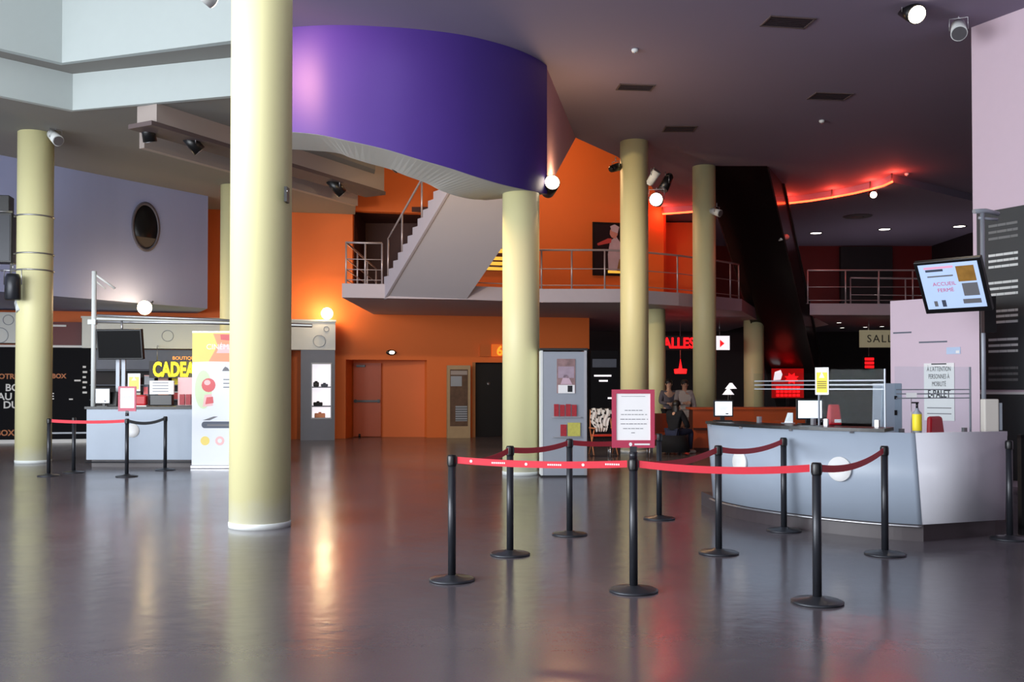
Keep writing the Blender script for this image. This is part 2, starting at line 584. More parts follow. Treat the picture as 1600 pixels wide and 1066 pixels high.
# the recess of the double exit door, and the dark recess on the upper level
rc = MB()
rc.prism([(DX0, YB(DX0) + .3), (DX0 + 0.05, YB(DX0) + 1.0), (DX1 - 0.1, YB(DX1) + .42), (DX1, YB(DX1) + .3), (DX1, YB(DX1) + .8), (DX0, YB(DX0) + 1.3)], 0, 2.6)
struct('wall_recess', rc, M_orange)
ur = MB()
ur.box2((-4.7, 30.6, 4.0), (-2.0, 30.8, 7.2))
ur.box2((-4.8, 28.45, 4.0), (-4.68, 30.6, 7.2))
ur.box2((-2.2, 28.95, 4.0), (-2.1, 30.6, 7.2))
ur.box2((-4.7, 28.6, 6.75), (-2.1, 30.6, 6.9))
struct('wall_upper_recess', ur, M_brown)

# blue grey volume on the left with its round window
bl = MB().prism([(-8.1, 25.5), (-8.9, 27.1), (-17.3, 25.2), (-17.3, 12.14)], 3.6, 6.62)
struct('wall_left', bl, M_blue)
n_b = Vector((4.5, -3.1, 0)).normalized(); r_b = Vector((3.1, 4.5, 0)).normalized()
Pw = Vector((-9.17, 23.95, 5.52)) + n_b * 0.0
Mw = frame(Pw + n_b * 0.003, r_b, n_b) @ Matrix.Diagonal((.66, 1.04, 1, 1))
w = MB().lathe([(0.60, 0.0), (0.60, 0.03), (0.52, 0.035), (0.52, 0.0)], M=Mw, seg=40)
wo = w.build('window_1', mat('porthole_reveal', (92, 88, 98), 0.5))
wo['kind'] = 'structure'
g = MB().lathe([(0.0, 0.004), (0.518, 0.004), (0.518, 0.012), (0.0, 0.012)], M=Mw, seg=40, mi=0)
g.prism([(0.5 * math.cos(t), 0.5 * math.sin(t)) for t in [PI * 1.17 + k * (PI * 0.66) / 14 for k in range(15)]], 0.013, 0.016, mi=1, M=Mw)  # paler segment painted on the pane for the lit interior
g.build('pane', [M_black, mat('painted_lit_interior', (96, 84, 74), 0.7)], wo)

# side wall left under the blue volume and the glazed entrance side
struct('wall_far_left', MB().box2((-17.3, 14.0, 0), (-17.0, 27, 12.2)), M_white)
struct('wall_rear', MB().box2((-17.3, -8.2, 5.6), (17, -8.0, 12.2)).box2((-17.3, -8.2, 0), (-9, -8.0, 5.6)).box2((6, -8.2, 0), (17, -8.0, 5.6)), M_white)
struct('wall_far_left_top', MB().box2((-17.3, -8.0, 6.4), (-17.0, 14.0, 12.2)), M_white)
wf = MB()
for k in range(12):
    wf.box2((-17.2, -8 + k * 2.0 - .04, 0), (-17.1, -8 + k * 2.0 + .04, 6.4))
for z in (0.0, 2.6, 6.36):
    wf.box2((-17.2, -8, z), (-17.1, 14, z + .08))
struct('window_2', wf, M_charc)
wf = MB()
for k in range(9):
    wf.box2((-9 + k * 1.875 - .04, -8.1, 0), (-9 + k * 1.875 + .04, -8.0, 5.6))
for z in (0.0, 2.6, 5.56):
    wf.box2((-9, -8.1, z), (6, -8.0, z + .08))
struct('window_3', wf, M_charc)
struct('ground_outside', MB().box2((-60, -60, -0.45), (60, 60, -0.22)), mat('pavement', (150, 150, 150), 0.9))

# lilac white block on the right carrying the menu board
A_ = Vector((7.27, 15.1)); dR = Vector((0.39, -0.73)).normalized()
B_ = A_ + dR * 9.0
struct('wall_right', MB().prism([(A_.x, A_.y), (B_.x, B_.y), (B_.x + 5, B_.y), (A_.x + 4.0, A_.y + 1.5)], 0, H), M_pink)
struct('wall_far_right', MB().box2((16.3, -8, 0), (16.6, 41, 12.2)), M_dark)
# distant walls, upper and lower level
fw = MB().box2((4.9, 37.2, 4.0), (16.3, 37.5, H))
struct('wall_distant_upper', fw, M_maroon)
pw = MB()
for x0, x1 in ((12.7, 14.7),):
    pw.box2((x0, 37.0, 4.0), (x1, 37.2, H - .25))
struct('wall_distant_panel', pw, M_dark)
struct('wall_distant_lower', MB().box2((-2.5, 38.4, 0), (16.3, 38.7, 4.0)), M_dark)
struct('wall_lobby_left', MB().box2((-2.7, 31.0, 0), (-2.5, 38.4, 4.0)), M_dark)
struct('wall_upper_side', MB().box2((4.72, 30.5, 4.0), (4.9, 37.2, H)).box2((4.9, 31.6, 4.0), (6.1, 31.8, 6.95)), M_orange)
# ceiling step along the curved red neon, and the lower ceiling beyond
neon_px = [(1035, 334.5), (1083, 331), (1130, 328), (1180, 323.5), (1225, 318.5), (1265, 314), (1300, 308.5), (1335, 302), (1360, 296), (1380, 290.5), (1394, 284)]
neon = [G(x, y, 6.97) for x, y in neon_px]
lc = [(p.x + .05, p.y + 0.16) for p in neon] + [(neon[-1].x + 3.5, neon[-1].y + 2.8), (16.4, 31.0), (16.4, 41), (4.9, 41), (4.95, 31.9)]
struct('ceiling_right', MB().prism(lc, 7.0, 7.2), M_ceil)

# upper level slab: landing left, gallery, and the right hand gallery past the escalator
SLT, SLB = 4.0, 3.66
sl = [(-4.08, 23.0), (-1.1, 23.55), (0.7, 24.3), (2.75, 24.3), (4.4, 25.3), (6.15, 26.8), (6.5, 27.1), (8.2, 31.6), (8.2, 36.9), (-2.0, 37.1),
      (-2.0, 28.75), (-4.08, 28.3)]
struct('floor_upper', MB().prism(sl, SLB, SLT), M_slab)
sr = [(8.85, 28.5), (16.3, 28.9), (16.3, 37.2), (10.9, 37.2), (10.9, 33.0)]
struct('floor_upper_right', MB().prism(sr, SLB, SLT), M_slab)

# violet curved parapet of the upper stair, its soffit and the plain side wall
def spl(L, n=5):
    out = []
    for i in range(len(L) - 1):
        p0, p1, p2, p3 = L[max(i - 1, 0)], L[i], L[i + 1], L[min(i + 2, len(L) - 1)]
        for k in range(n):
            q = k / n
            out.append(tuple(.5 * (2 * p1[j] + (p2[j] - p0[j]) * q + (2 * p0[j] - 5 * p1[j] + 4 * p2[j] - p3[j]) * q * q + (3 * p1[j] - p0[j] - 3 * p2[j] + p3[j]) * q ** 3) for j in range(len(p1))))
    out.append(tuple(L[-1]))
    return out


dd = spl([(x, y, z) for (x, y), z in zip(drum_xy, drum_zb)])
drum_xy = [(p[0], p[1]) for p in dd]; drum_zb = [p[2] for p in dd]
dw = struct('wall_drum', MB().wallstrip(drum_xy, drum_zb, H, 0.16), M_violet)
for p_ in dw.data.polygons:
    p_.use_smooth = abs(p_.normal.z) < 0.3 and p_.area > 0.02
dw.data.set_sharp_from_angle(angle=0.6)
inner = []
outer_ = []
for i, (x, y) in enumerate(drum_xy):
    d = (Vector(drum_xy[min(i + 1, len(drum_xy) - 1)]) - Vector(drum_xy[max(i - 1, 0)])).normalized()
    inner.append((x - d.y * 1.25, y + d.x * 1.25))
    outer_.append((x - d.y * .012, y + d.x * .012))
sf = MB()
n = len(drum_xy)
for i in range(n - 1):
    q = [outer_[i], outer_[i + 1], inner[i + 1], inner[i]]
    zz = [drum_zb[i], drum_zb[i + 1], drum_zb[i + 1], drum_zb[i]]
    sf.prism(q, [z - 0.004 for z in zz], [z + 0.16 for z in zz])
struct('ceiling_drum', sf, mat('drum_soffit_paint', (190, 188, 182), .8, var=.02))
struct('wall_drum_side', MB().prism([(0.60, 16.9), (1.45, 21.8), (1.35, 21.85), (0.48, 16.95)], [4.95, 7.19, 7.19, 4.95], 7.2), M_mauve)

# beams under the left soffit
def beam(mb, a, b, wdt, z0, z1):
    a, b = Vector(a), Vector(b)
    d = (b - a).normalized(); nn = Vector((-d.y, d.x))
    mb.prism([tuple(a), tuple(b), tuple(b + nn * wdt), tuple(a + nn * wdt)], z0, z1)
    return nn


bm1 = MB(); beam(bm1, (-6.36, 17.1), (-3.10, 23.2), 0.5, 6.26, 7.2)
bo = struct('trim_5', bm1, M_beige)
bm1 = MB(); beam(bm1, (-6.42, 17.02), (-3.07, 23.25), 0.60, 6.18, 6.262)
struct('trim_6', bm1, M_duct)
bm1 = MB(); beam(bm1, (-7.27, 18.9), (-4.02, 24.95), 0.14, 6.24, 6.6)
struct('trim_7', bm1, M_beige)

# ================================================================== COLUMNS
def column(pxc, Y, r, z1, label, basez=True):
    P = W(pxc, 600, Y)
    t = T('support_column', label, 'column', (P.x, Y, 0), group=None)
    t.part('shaft', MB().cyl((0, 0, 0.0), (0, 0, z1), r, seg=64), M_col)
    if basez:
        t.part('base_ring', MB().lathe([(r + .003, 0), (r + .006, 0.05), (r + .001, 0.06), (r - .02, 0.06)], seg=64), M_white)
    return t, P


colA, PA = column(407, 10.42, 0.325, 12.0, 'very wide brightly lit cream column nearest the viewer, running up past the white fascia')
colB, PB = column(53, 19.2, 0.335, 6.6, 'pale yellow column at the far left with black stage lamps clamped to it')
colC, PC = column(814, 16.62, 0.32, 4.86, 'pale yellow column under the tip of the violet curved wall')
colD, PD = column(991.5, 22.2, 0.325, 7.2, 'pale yellow column behind the red framed notice, left of a cluster of spotlights')
colE, PE = column(1101, 24.7, 0.295, 7.2, 'slim yellow column touching the left top corner of the dark escalator')
colF, PF = column(1023, 26.6, 0.30, 3.66, 'shaded olive column half hidden under the gallery, right behind another column')
colG, PG = column(1178, 31.0, 0.32, 3.66, 'olive yellow column under the gallery behind the glass counter screen')
colH, PH = column(361, 24.2, 0.28, 6.6, 'slender yellow column mostly hidden behind the nearest cream column')

# ================================================================== NEON
nb = MB().tube(neon, 0.028, seg=10)
nt_ = T('neon_tube_light', 'long curved red neon tube under the dark ceiling on the right', 'neon light', tuple(neon[0]))
nt_.part('tube', nb, M_neon, world=True)
for p in neon[::2]:
    nt_.part('clip', MB().box((p.x, p.y + .02, p.z + .12), (.03, .03, .22)), M_charc, world=True)
for k in (0, 2, 4, 6, 8, 10):
    p = neon[k]
    lamp('neon_glow', (p.x, p.y - 0.15, p.z + 0.02), 22, (1.0, 0.08, 0.04), 0.12)

# ================================================================== ESCALATOR
es = T('escalator', 'dark steep escalator rising from the far lobby up through the ceiling', 'escalator', (11.9, 36.9, 0))
dE = Vector((0.452, 1.0))
z_e = lambda Y: 7.2 - 0.5926 * (Y - 24.6)
Ya, Yb_ = 24.6, 36.6
la = Vector((4.92, 24.6)); lb = la + dE * (Yb_ - Ya)
ra = Vector((6.56, 24.6)); rb = ra + dE * (Yb_ - Ya)


def slab_e(mb, l0, r0, l1, r1, zb, zt, clip=H):
    # inclined box between plan lines; bottom offset zb, top offset zt from z_e, clipped at the ceiling
    def line(p, q, off):
        # start where height reaches clip
        Ys = max(Ya, 24.6 + (7.2 + off - clip) / 0.5926)
        k = (Ys - Ya) / (Yb_ - Ya)
        P0 = p + (q - p) * k
        return Vector((P0.x, P0.y, min(clip, z_e(P0.y) + off))), Vector((q.x, q.y, max(0.0, z_e(q.y) + off)))
    a0, a1 = line(l0, l1, zb); b0, b1 = line(r0, r1, zb)
    c0_, c1 = line(l0, l1, zt); d0, d1 = line(r0, r1, zt)
    V = [mb.bm.verts.new(p) for p in (a0, b0, d0, c0_, a1, b1, d1, c1)]
    for q in ((0, 1, 2, 3), (4, 7, 6, 5), (0, 4, 5, 1), (3, 2, 6, 7), (0, 3, 7, 4), (1, 5, 6, 2)):
        mb.bm.faces.new([V[i] for i in q])


m = MB(); slab_e(m, la, ra, lb, rb, 0.0, 0.55); es.part('truss_cladding', m, M_escal, world=True)
o5 = Vector((0.04, 0))
m = MB(); slab_e(m, ra, ra + o5, rb, rb + o5, -0.02, 1.25); es.part('side_panel', m, M_escside, world=True)
m = MB(); slab_e(m, la - o5, la, lb - o5, lb, -0.02, 1.25); es.part('side_panel', m, M_escside, world=True)
o6 = Vector((0.09, 0))
m = MB(); slab_e(m, ra - o5, ra + o6, rb - o5, rb + o6, 1.25, 1.36); es.part('handrail', m, M_black, world=True)
m = MB(); slab_e(m, la - o6, la + o5, lb - o6, lb + o5, 1.25, 1.36); es.part('handrail', m, M_black, world=True)
m = MB()
for k in range(26):
    Y = 26.3 + k * 0.38
    P0 = la + dE * (Y - Ya); P1 = ra + dE * (Y - Ya)
    z = z_e(Y) + 0.56
    m.prism([(P0.x + .15, Y), (P1.x - .15, Y), (P1.x - .15 + .17, Y + .38), (P0.x + .15 + .17, Y + .38)], z - .12, z + .05)
es.part('steps', m, M_kick, world=True)

# ================================================================== OPEN STAIR
st = T('open_staircase', 'grey open staircase climbing right from the gallery landing beneath the violet wall', 'staircase', (-2.1, 23.3, 4.0))
sA = Vector((-3.05, 23.25)); sB = Vector((-1.12, 23.55))       # foot left, foot right
dS = Vector((0.60, -0.90)).normalized() * 1.0
NST = 14; RIS = 0.165; RUN = 0.245
m = MB()
Lline = [sA + dS * (k * RUN) for k in range(NST + 1)]
Rline = [sB + dS * (k * RUN) for k in range(NST + 1)]
for k in range(NST):
    z0 = 4.0 + k * RIS
    q = [Lline[k], Rline[k], Rline[k + 1], Lline[k + 1]]
    zb0 = 3.67 + k * RIS; zb1 = 3.67 + (k + 1) * RIS
    m.prism([tuple(p) for p in q], [zb0, zb0, zb1, zb1], z0 + RIS, mi=0)
st.part('steps', m, M_stair, world=True)
m = MB()
for k in range(NST):
    z0 = 4.0 + k * RIS
    a, b = Lline[k], Lline[k + 1]
    nn = Vector((-0.05, -0.03))
    zb0 = 3.64 + k * RIS; zb1 = 3.64 + (k + 1) * RIS
    m.prism([tuple(a), tuple(b), tuple(b + nn), tuple(a + nn)], [zb0, zb1, zb1, zb0], z0 + RIS + .02)
st.part('stringer', m, M_slab, world=True, label='pale zigzag stringer')
zt0 = 4.0 + NST * RIS
st.part('top_landing', MB().prism([tuple(Lline[-1]), tuple(Rline[-1]), (0.30, 17.9), (-1.6, 17.3)], zt0 - .2, zt0), M_stair, world=True)


def railing(name, pts, label, h=1.0, every=None, mids=(0.12, 0.55), post_r=0.022, rail_r=0.026, posts=None, mat_=None, group=None):
    """pts: world 3D points along the deck edge; posts at every point; rails between"""
    mat_ = mat_ or M_rail
    t = T(name, label, 'railing', tuple(pts[0]), group=group)
    P = [Vector(p) for p in pts]
    for p in P:
        b = MB().cyl(p, p + Vector((0, 0, h)), post_r, seg=10)
        b.lathe([(0.05, 0), (0.05, 0.012), (0.02, 0.014)], c=tuple(p), seg=12)
        t.part('post', b, mat_, world=True)
    t.part('handrail', MB().tube([p + Vector((0, 0, h)) for p in P], rail_r, seg=8), mat_, world=True)
    for mz in mids:
        t.part('rail', MB().tube([p + Vector((0, 0, mz)) for p in P], 0.012, seg=6), mat_, world=True)
    return t


railing('landing_railing', [(-4.0, 28.2, 4), (-4.0, 26.5, 4), (-4.0, 24.8, 4), (-4.0, 23.1, 4), (-3.55, 23.17, 4), (-3.15, 23.22, 4)],
        'short square railing round the stair landing, beside the orange wall', mids=(0.1, 0.35, 0.6))
nrm = Vector((-0.03, -0.02, 0))
stp = []
for k in (0, 3, 7, 11):
    a = Lline[k]
    stp.append(Vector((a.x, a.y, 4.0 + k * RIS + RIS)) + Vector((0.04, 0.03, 0)))
railing('stair_railing', stp, 'sloping handrail on thin posts along the open edge of the stair flight', mids=(), h=0.95)
gp = [(-0.95, 23.72, 4), (0.0, 24.1, 4), (0.75, 24.38, 4), (1.52, 24.38, 4), (2.36, 24.38, 4), (3.3, 24.7, 4), (4.38, 25.37, 4), (5.3, 26.15, 4), (6.12, 26.86, 4), (6.45, 27.25, 4)]
railing('gallery_railing', gp, 'steel gallery railing in front of the orange wall and its framed picture', mids=(0.1, 0.52))
gp = [W(x, 470, 28.62) for x in (1262, 1321, 1373, 1426, 1480, 1530, 1590)]
gp = [(p.x, 28.6, 4.0) for p in gp]
railing('gallery_railing', gp, 'steel railing along the edge of the right hand gallery past the escalator', mids=(0.1, 0.5))
gp = [(10.95 + 0.93 * k, 31.0 + 0.1 * k, 4.0) for k in range(6)]
railing('gallery_railing', gp, 'second fainter railing set back behind the right hand gallery railing', mids=(0.1, 0.5), h=1.05)

# ================================================================== CEILING FITTINGS
def vent(px, py, lw, lh, rz, label, z=H):
    P = G(px, py, z)
    t = T('ceiling_vent', label, 'vent', (P.x, P.y, z), rz, group='slotted ceiling vents')
    b = MB()
    for s_ in (-1, 1):
        b.box((0, s_ * (lh / 2), -.008), (lw + .03, .025, .02)); b.box((s_ * (lw / 2), 0, -.008), (.025, lh + .03, .02))
    t.part('frame', b, M_duct)
    b = MB().box((0, 0, -.002), (lw, lh, .004))
    for k in range(6):
        b.box((0, -lh / 2 + lh * (k + .5) / 6, -.008), (lw - .02, .012, .014))
    t.part('grille', b, M_vent)


vent(1231, 34, 0.72, 0.40, 0.15, 'largest dark slotted ceiling vent, nearest the viewer')
vent(1297, 150, 0.74, 0.42, 0.12, 'dark ceiling vent above and right of the escalator top')
vent(1062, 201, 0.68, 0.45, 0.0, 'dark ceiling vent just right of the top of the column behind the notice')
vent(993, 136, 0.66, 0.34, 0.1, 'faint narrow ceiling vent midway between violet wall and the large vents')
vb = T('wall_vent', 'small dark rectangular grille on the beige beam left of the stair', 'vent', (0, 0, 0))
db = (Vector((-3.10, 23.2)) - Vector((-6.36, 17.1))).normalized()
nb_ = Vector((db.y, -db.x, 0))
k_ = 0.40
Pv = Vector((-6.36, 17.1)) + db * 3.05
vb.o.location = (0, 0, 0)
Mv = frame(Vector((Pv.x, Pv.y, 6.62)) + nb_ * 0.004, (db.x, db.y, 0), nb_)
vv = MB().box((0, 0, 0.01), (.62, .3, .02), M=Mv)
vb.part('grille', vv, M_vent)
vv = MB()
for k in range(5):
    vv.box((0, -.11 + .055 * k, 0.024), (.58, .012, .01), M=Mv)
vb.part('slats', vv, M_duct)

for px, py, lab in ((1275, 364, 'recessed white downlight just right of the escalator'), (1382, 358, 'recessed white downlight above the right gallery, middle of the three'),
                    (1499, 353.5, 'recessed white downlight nearest the lilac wall')):
    P = G(px, py, 7.0)
    t = T('downlight', lab, 'ceiling light', (P.x, P.y, 7.0), group='round downlights over the right gallery')
    t.part('trim_ring', MB().lathe([(.21, 0), (.24, -.015), (.2, -.02), (.19, -.005)], seg=24), M_black)
    t.part('lens', MB().lathe([(0.0, -.004), (.185, -.004), (.185, -.012), (0.0, -.014)], seg=24), M_downlit)
    lamp('downlight_beam', (P.x, P.y, 6.85), 160, (1, .93, .82), .1, 'SPOT', (P.x, P.y, 0), 110)
for px, py, lab in ((1284, 188, 'small white smoke detector on the ceiling right of the vents'), (1417, 271, 'small white smoke detector between the neon and the lilac wall'),
                    (992, 77, 'tiny white sprinkler head on the ceiling above the violet wall tip')):
    P = G(px, py, H)
    t = T('smoke_detector', lab, 'smoke detector', (P.x, P.y, H))
    t.part('body', MB().lathe([(.055, 0), (.06, -.02), (.045, -.05), (.0, -.055)], seg=20), M_white)
    t.part('sensor', MB().lathe([(.02, -.05), (.022, -.07), (.0, -.072)], seg=12), M_steel)


def spotlight(px, py, Y, aim, label, lit=False, dark=True, size=1.0, hang=0.3, up=True, power=0, col=(1, .8, .55), angle=90, group=None, soft=.06):
    """track spotlight: can hung in a yoke from a stem; aim is a direction vector"""
    P = W(px, py, Y)
    t = T('spotlight', label, 'spotlight', tuple(P), group=group)
    bodym = M_black if dark else M_white
    a = Vector(aim).normalized()
    L, r = 0.26 * size, 0.085 * size
    b = MB().cyl(-a * L * .6, a * L * .4, r * .85, r, seg=20)
    b.cyl(-a * L * .75, -a * L * .6, r * .5, r * .8, seg=20)
    can = t.part('can', b, bodym)
    b = MB().cyl(a * (L * .4 + .001), a * (L * .4 + .012), r * .88, seg=20)
    t.part('lens', b, M_spotlit if lit else M_steel, parent=can)
    if up:
        side = a.cross(Vector((0, 0, 1)))
        if side.length < .1:
            side = Vector((1, 0, 0))
        side.normalize()
        z = Vector((0, 0, 1))
        b = MB().tube([side * (r + .01), side * (r + .01) + z * .13 * size, -side * (r + .01) + z * .13 * size, -side * (r + .01)], .008, seg=6)
        b.cyl(z * .13 * size, z * (.13 * size + hang), .012, seg=8)
        t.part('bracket', b, M_steel)
    if lit and power:
        lamp('spot_beam', tuple(P + a * (L * .4 + .06)), power, col, soft, 'SPOT', tuple(P + a * 5), angle, .6)
    return t


spotlight(87, 216, 18.85, (.6, -.5, -.5), 'small pale spotlight bracketed at the top right of the far left column', dark=False, size=1.3, hang=.12)
spotlight(303, 226, 18.2, (.5, .3, -.6), 'black spotlight hanging from the dark beam left of the nearest column', size=1.5, hang=.05)
spotlight(232, 208, 17.6, (.1, .3, -1), 'square black fitting at the near end of the dark beam', size=1.5, hang=.0)
spotlight(527, 294, 21.9, (.5, .3, -.6), 'black spotlight hanging from the beam right of the nearest column', size=1.6, hang=.05)
spotlight(616, 259, 16.3, (.5, .9, -.3), 'lit spotlight tucked under the violet wall above the stair', lit=True, size=1.0, hang=.05, power=700, angle=130, col=(1, .72, .38))
spotlight(860, 291, 17.0, (.12, -.85, .15), 'round glowing spotlight at the right foot of the violet wall', lit=True, size=1.7, up=False)
lamp('violet_tip_glow', tuple(W(868, 288, 17.6)), 110, (1, .62, .3), .12)
spotlight(322, -6, 13.2, tuple(Vector((-2.9, 15.0, 6.2)) - W(322, -6, 13.2)), 'white spotlight just cut by the top edge of the frame, left of the nearest column', dark=False, lit=True, size=1.2, hang=.1, power=330, col=(1, .45, .40), angle=75, soft=.4)
t = T('added_well_lamp', 'added warm lamp bowl hidden high in the stair well to light the orange wall', 'lamp', (1.2, 26.5, 9.2))  # added out of sight to brighten the upper orange wall
t.part('bowl', MB().lathe([(.0, -.12), (.12, -.1), (.2, 0), (.21, .02), (0, .02)], seg=24), M_spotlit)
t.part('stem', MB().cyl((0, 0, .02), (0, 0, .4), .015), M_steel)
lamp('added_well_glow', (1.2, 26.5, 8.9), 210, (1, .55, .25), .2)
spotlight(1022, 275, 21.6, (.3, -.3, .5), 'white spotlight, topmost of the cluster right of the tall column', dark=False, size=1.2, hang=.05)
spotlight(1040, 288, 21.8, (-.4, -.2, -.8), 'black and white spotlight, rightmost of the cluster beside the tall column', dark=True, size=1.4, hang=.1)
spotlight(1026, 313, 21.7, (-.2, -.9, -.1), 'lit round spotlight, lowest of the cluster beside the tall column', lit=True, size=1.9, hang=.05, power=0)
spotlight(962, 262, 22.0, (.6, .6, .3), 'dim dark spotlight on the orange wall side of the tall column', size=1.1, hang=.1)
spotlight(1120, 332, 24.3, (.5, -.6, -.3), 'small spotlight clamped beside the slim yellow column near the escalator', dark=False, size=1.1, hang=.1)
spotlight(1222, 371, 27.2, (-.8, -.3, -.1), 'small chrome spotlight fixed to the side of the escalator', dark=False, size=1.1, hang=.05)
spotlight(1364, 290, 26.9, (.2, .1, .8), 'small spotlight with red glow above the end of the neon tube', dark=True, size=1.3, hang=.05)
spotlight(1363, 304, 26.7, (-.1, -.9, -.25), 'lit white spotlight hanging below the end of the neon tube', lit=True, size=1.2, hang=.05)
spotlight(1425, 19, 14.3, (.05, -.8, -.5), 'brightly lit ceiling spotlight at the top right of the hall', lit=True, size=1.7, hang=.05, power=60, col=(1, .85, .65), angle=120)
spotlight(1265, 276, 27.8, (0, -.1, -1), 'thin grey hanging fitting between escalator and neon end', dark=False, size=1.2, hang=.08)
spotlight(1498, 47, 14.5, (-.3, -.7, -.6), 'white box projector on a ceiling mount near the lilac wall', dark=False, size=1.4, hang=.04)
P = G(1340, 338, 7.0)
t = T('ceiling_speaker', 'dark round ceiling speaker grille below the neon tube', 'ceiling speaker', (P.x, P.y, 7.0))
t.part('grille', MB().lathe([(.0, -.03), (.42, -.02), (.46, 0), (.0, 0)], seg=28), M_vent)
t.part('cone', MB().lathe([(.0, -.06), (.16, -.05), (.2, -.028), (.0, -.028)], seg=20), M_duct)

# globe floodlights above the kiosk fronts
for px, py, Y, lab, pw_, br in ((226, 481, 23.4, 'glowing round lamp above the left box office counter', 45, [(0, .1, .05), (-.05, .5, .12), (-.1, .85, .26)]),
                            (511, 490, 27.75, 'glowing round lamp on the fascia above the grey cabinet', 50, [(0, 0, -.14), (0, 0, -.24)])):
    P = W(px, py, Y)
    t = T('globe_lamp', lab, 'lamp', tuple(P))
    t.part('globe', MB().sphere((0, 0, 0), 0.17), M_lamp)
    t.part('bracket', MB().tube(br, .025, seg=10), M_charc)
    lamp('globe_glow', (P.x, P.y - .5, P.z + .04), pw_, (1, .72, .42), .17)

# ceiling bracket where TV pole starts and camera on nearest column
b_ = W(446, 303, 10.18)
t = T('sensor_box', 'tiny black sensor box high on the nearest cream column', 'sensor', tuple(b_))
t.part('body', MB().box((0, .06, 0), (.03, .12, .16)), M_black)
t.part('lens', MB().cyl((.016, 0, .03), (.026, 0, .03), .01, seg=10), M_steel)

# ================================================================== BARRIER POSTS AND BELTS
def make_stanchion(label, h=0.975, group='belt barrier posts'):
    t = T('barrier_post', label, 'barrier post', (0, 0, 0), group=group)
    t.part('base', MB().lathe([(.178, 0), (.18, .012), (.165, .02), (.06, .034), (.045, .045), (.0, .045)], seg=40), M_iron)
    t.part('pole', MB().cyl((0, 0, .045), (0, 0, h - .085), .031, seg=24), M_charc)
    b = MB().lathe([(.034, h - .085), (.036, h - .08), (.036, h - .012), (.030, h), (.0, h + .002)], seg=24)
    for k in range(4):
        a = k * PI / 2
        b.box((math.cos(a) * .032, math.sin(a) * .032, h - .045), (.012, .012, .055))
    t.part('belt_head', b, M_black)
    return t.o


st0 = None


def post(px, py, label, rz=0.0, P=None):
    global st0
    P = P or G(px, py, 0)
    if st0 is None:
        st0 = make_stanchion(label); o = st0
    else:
        o = copy_tree(st0); o['label'] = label
    o.location = (P.x, P.y, 0); o.rotation_euler = (0, 0, rz)
    return Vector((P.x, P.y, 0))


pA = post(706, 907, 'charcoal barrier post at the near left corner of the red belt enclosure')
pB = post(797, 867, 'charcoal barrier post standing in front of the column under the violet wall')
pC_ = post(890, 836, 'charcoal barrier post standing in front of the silver leaflet tower')
pD = post(990, 924, 'charcoal barrier post carrying the red framed notice')
pE = post(1030, 811, 'faint barrier post furthest back, half hidden right of the red framed notice')
pF = post(1123, 865, 'charcoal barrier post in front of the left end of the big grey counter')
pG = post(1225, 830, 'charcoal barrier post close to the middle of the big grey counter front')
pH = post(1277, 942, 'nearest and tallest looking charcoal barrier post, front right corner of the enclosure')
pI = post(1383, 867, 'charcoal barrier post right of the white disc, near the counter corner')
pJ = post(1578, 843, 'charcoal barrier post without belt at the right end of the counter')
qA = post(76, 744, 'dark barrier post just right of the far left column')
qB = post(115, 739, 'thin dark barrier post before the black wall graphic, behind the left belt')
qC = post(198, 745, 'dark barrier post under the small red framed notice on the left')
qD = post(258, 735, 'dark barrier post close to the left counter front, end of the black belt')


def belt(a, b, label, sag=0.04, m=None, marks=False, z=0.935):
    a, b = Vector(a), Vector(b)
    d = (b - a); L = d.length; d.normalize()
    n = Vector((-d.y, d.x, 0))
    a2 = a + d * .046; b2 = b - d * .046
    N = 24
    mb = MB()
    rows = []
    for k in range(N + 1):
        t_ = k / N
        p = a2.lerp(b2, t_)
        zc = z - sag * 4 * t_ * (1 - t_)
        rows.append([mb.bm.verts.new((p.x + n.x * s_, p.y + n.y * s_, zc + q)) for s_, q in ((-.0012, -.026), (-.0012, .026), (.0012, .026), (.0012, -.026))])
    for r0, r1 in zip(rows, rows[1:]):
        for k in range(4):
            mb.bm.faces.new([r0[k], r1[k], r1[(k + 1) % 4], r0[(k + 1) % 4]])
    mb.bm.faces.new(rows[0]); mb.bm.faces.new(rows[-1][::-1])
    if marks:
        # white printed marks: a dot, then a short word-like dash, repeated
        r_ = d if d.x > 0 else -d
        nn = Vector((r_.y, -r_.x, 0))
        for k in range(marks):
            t_ = (k + .5) / marks
            p = a2.lerp(b2, t_)
            zc = z - sag * 4 * t_ * (1 - t_)
            M = frame(Vector((p.x, p.y, zc)) + nn * .0018, r_, nn)
            if k % 2 == 0:
                mb.prism([(.011 * math.cos(q), .011 * math.sin(q)) for q in [i * PI / 5 for i in range(10)]], 0, .0006, mi=1, M=M)
            else:
                for i in range(7):
                    mb.box((-.048 + i * .016, 0, .0003), (.011, .012, .0006), mi=1, M=M)
    solo('barrier_belt', mb, [m or M_belt, M_print], label, 'barrier belt', 'retractable barrier belts', loc=(a.x, a.y, z))


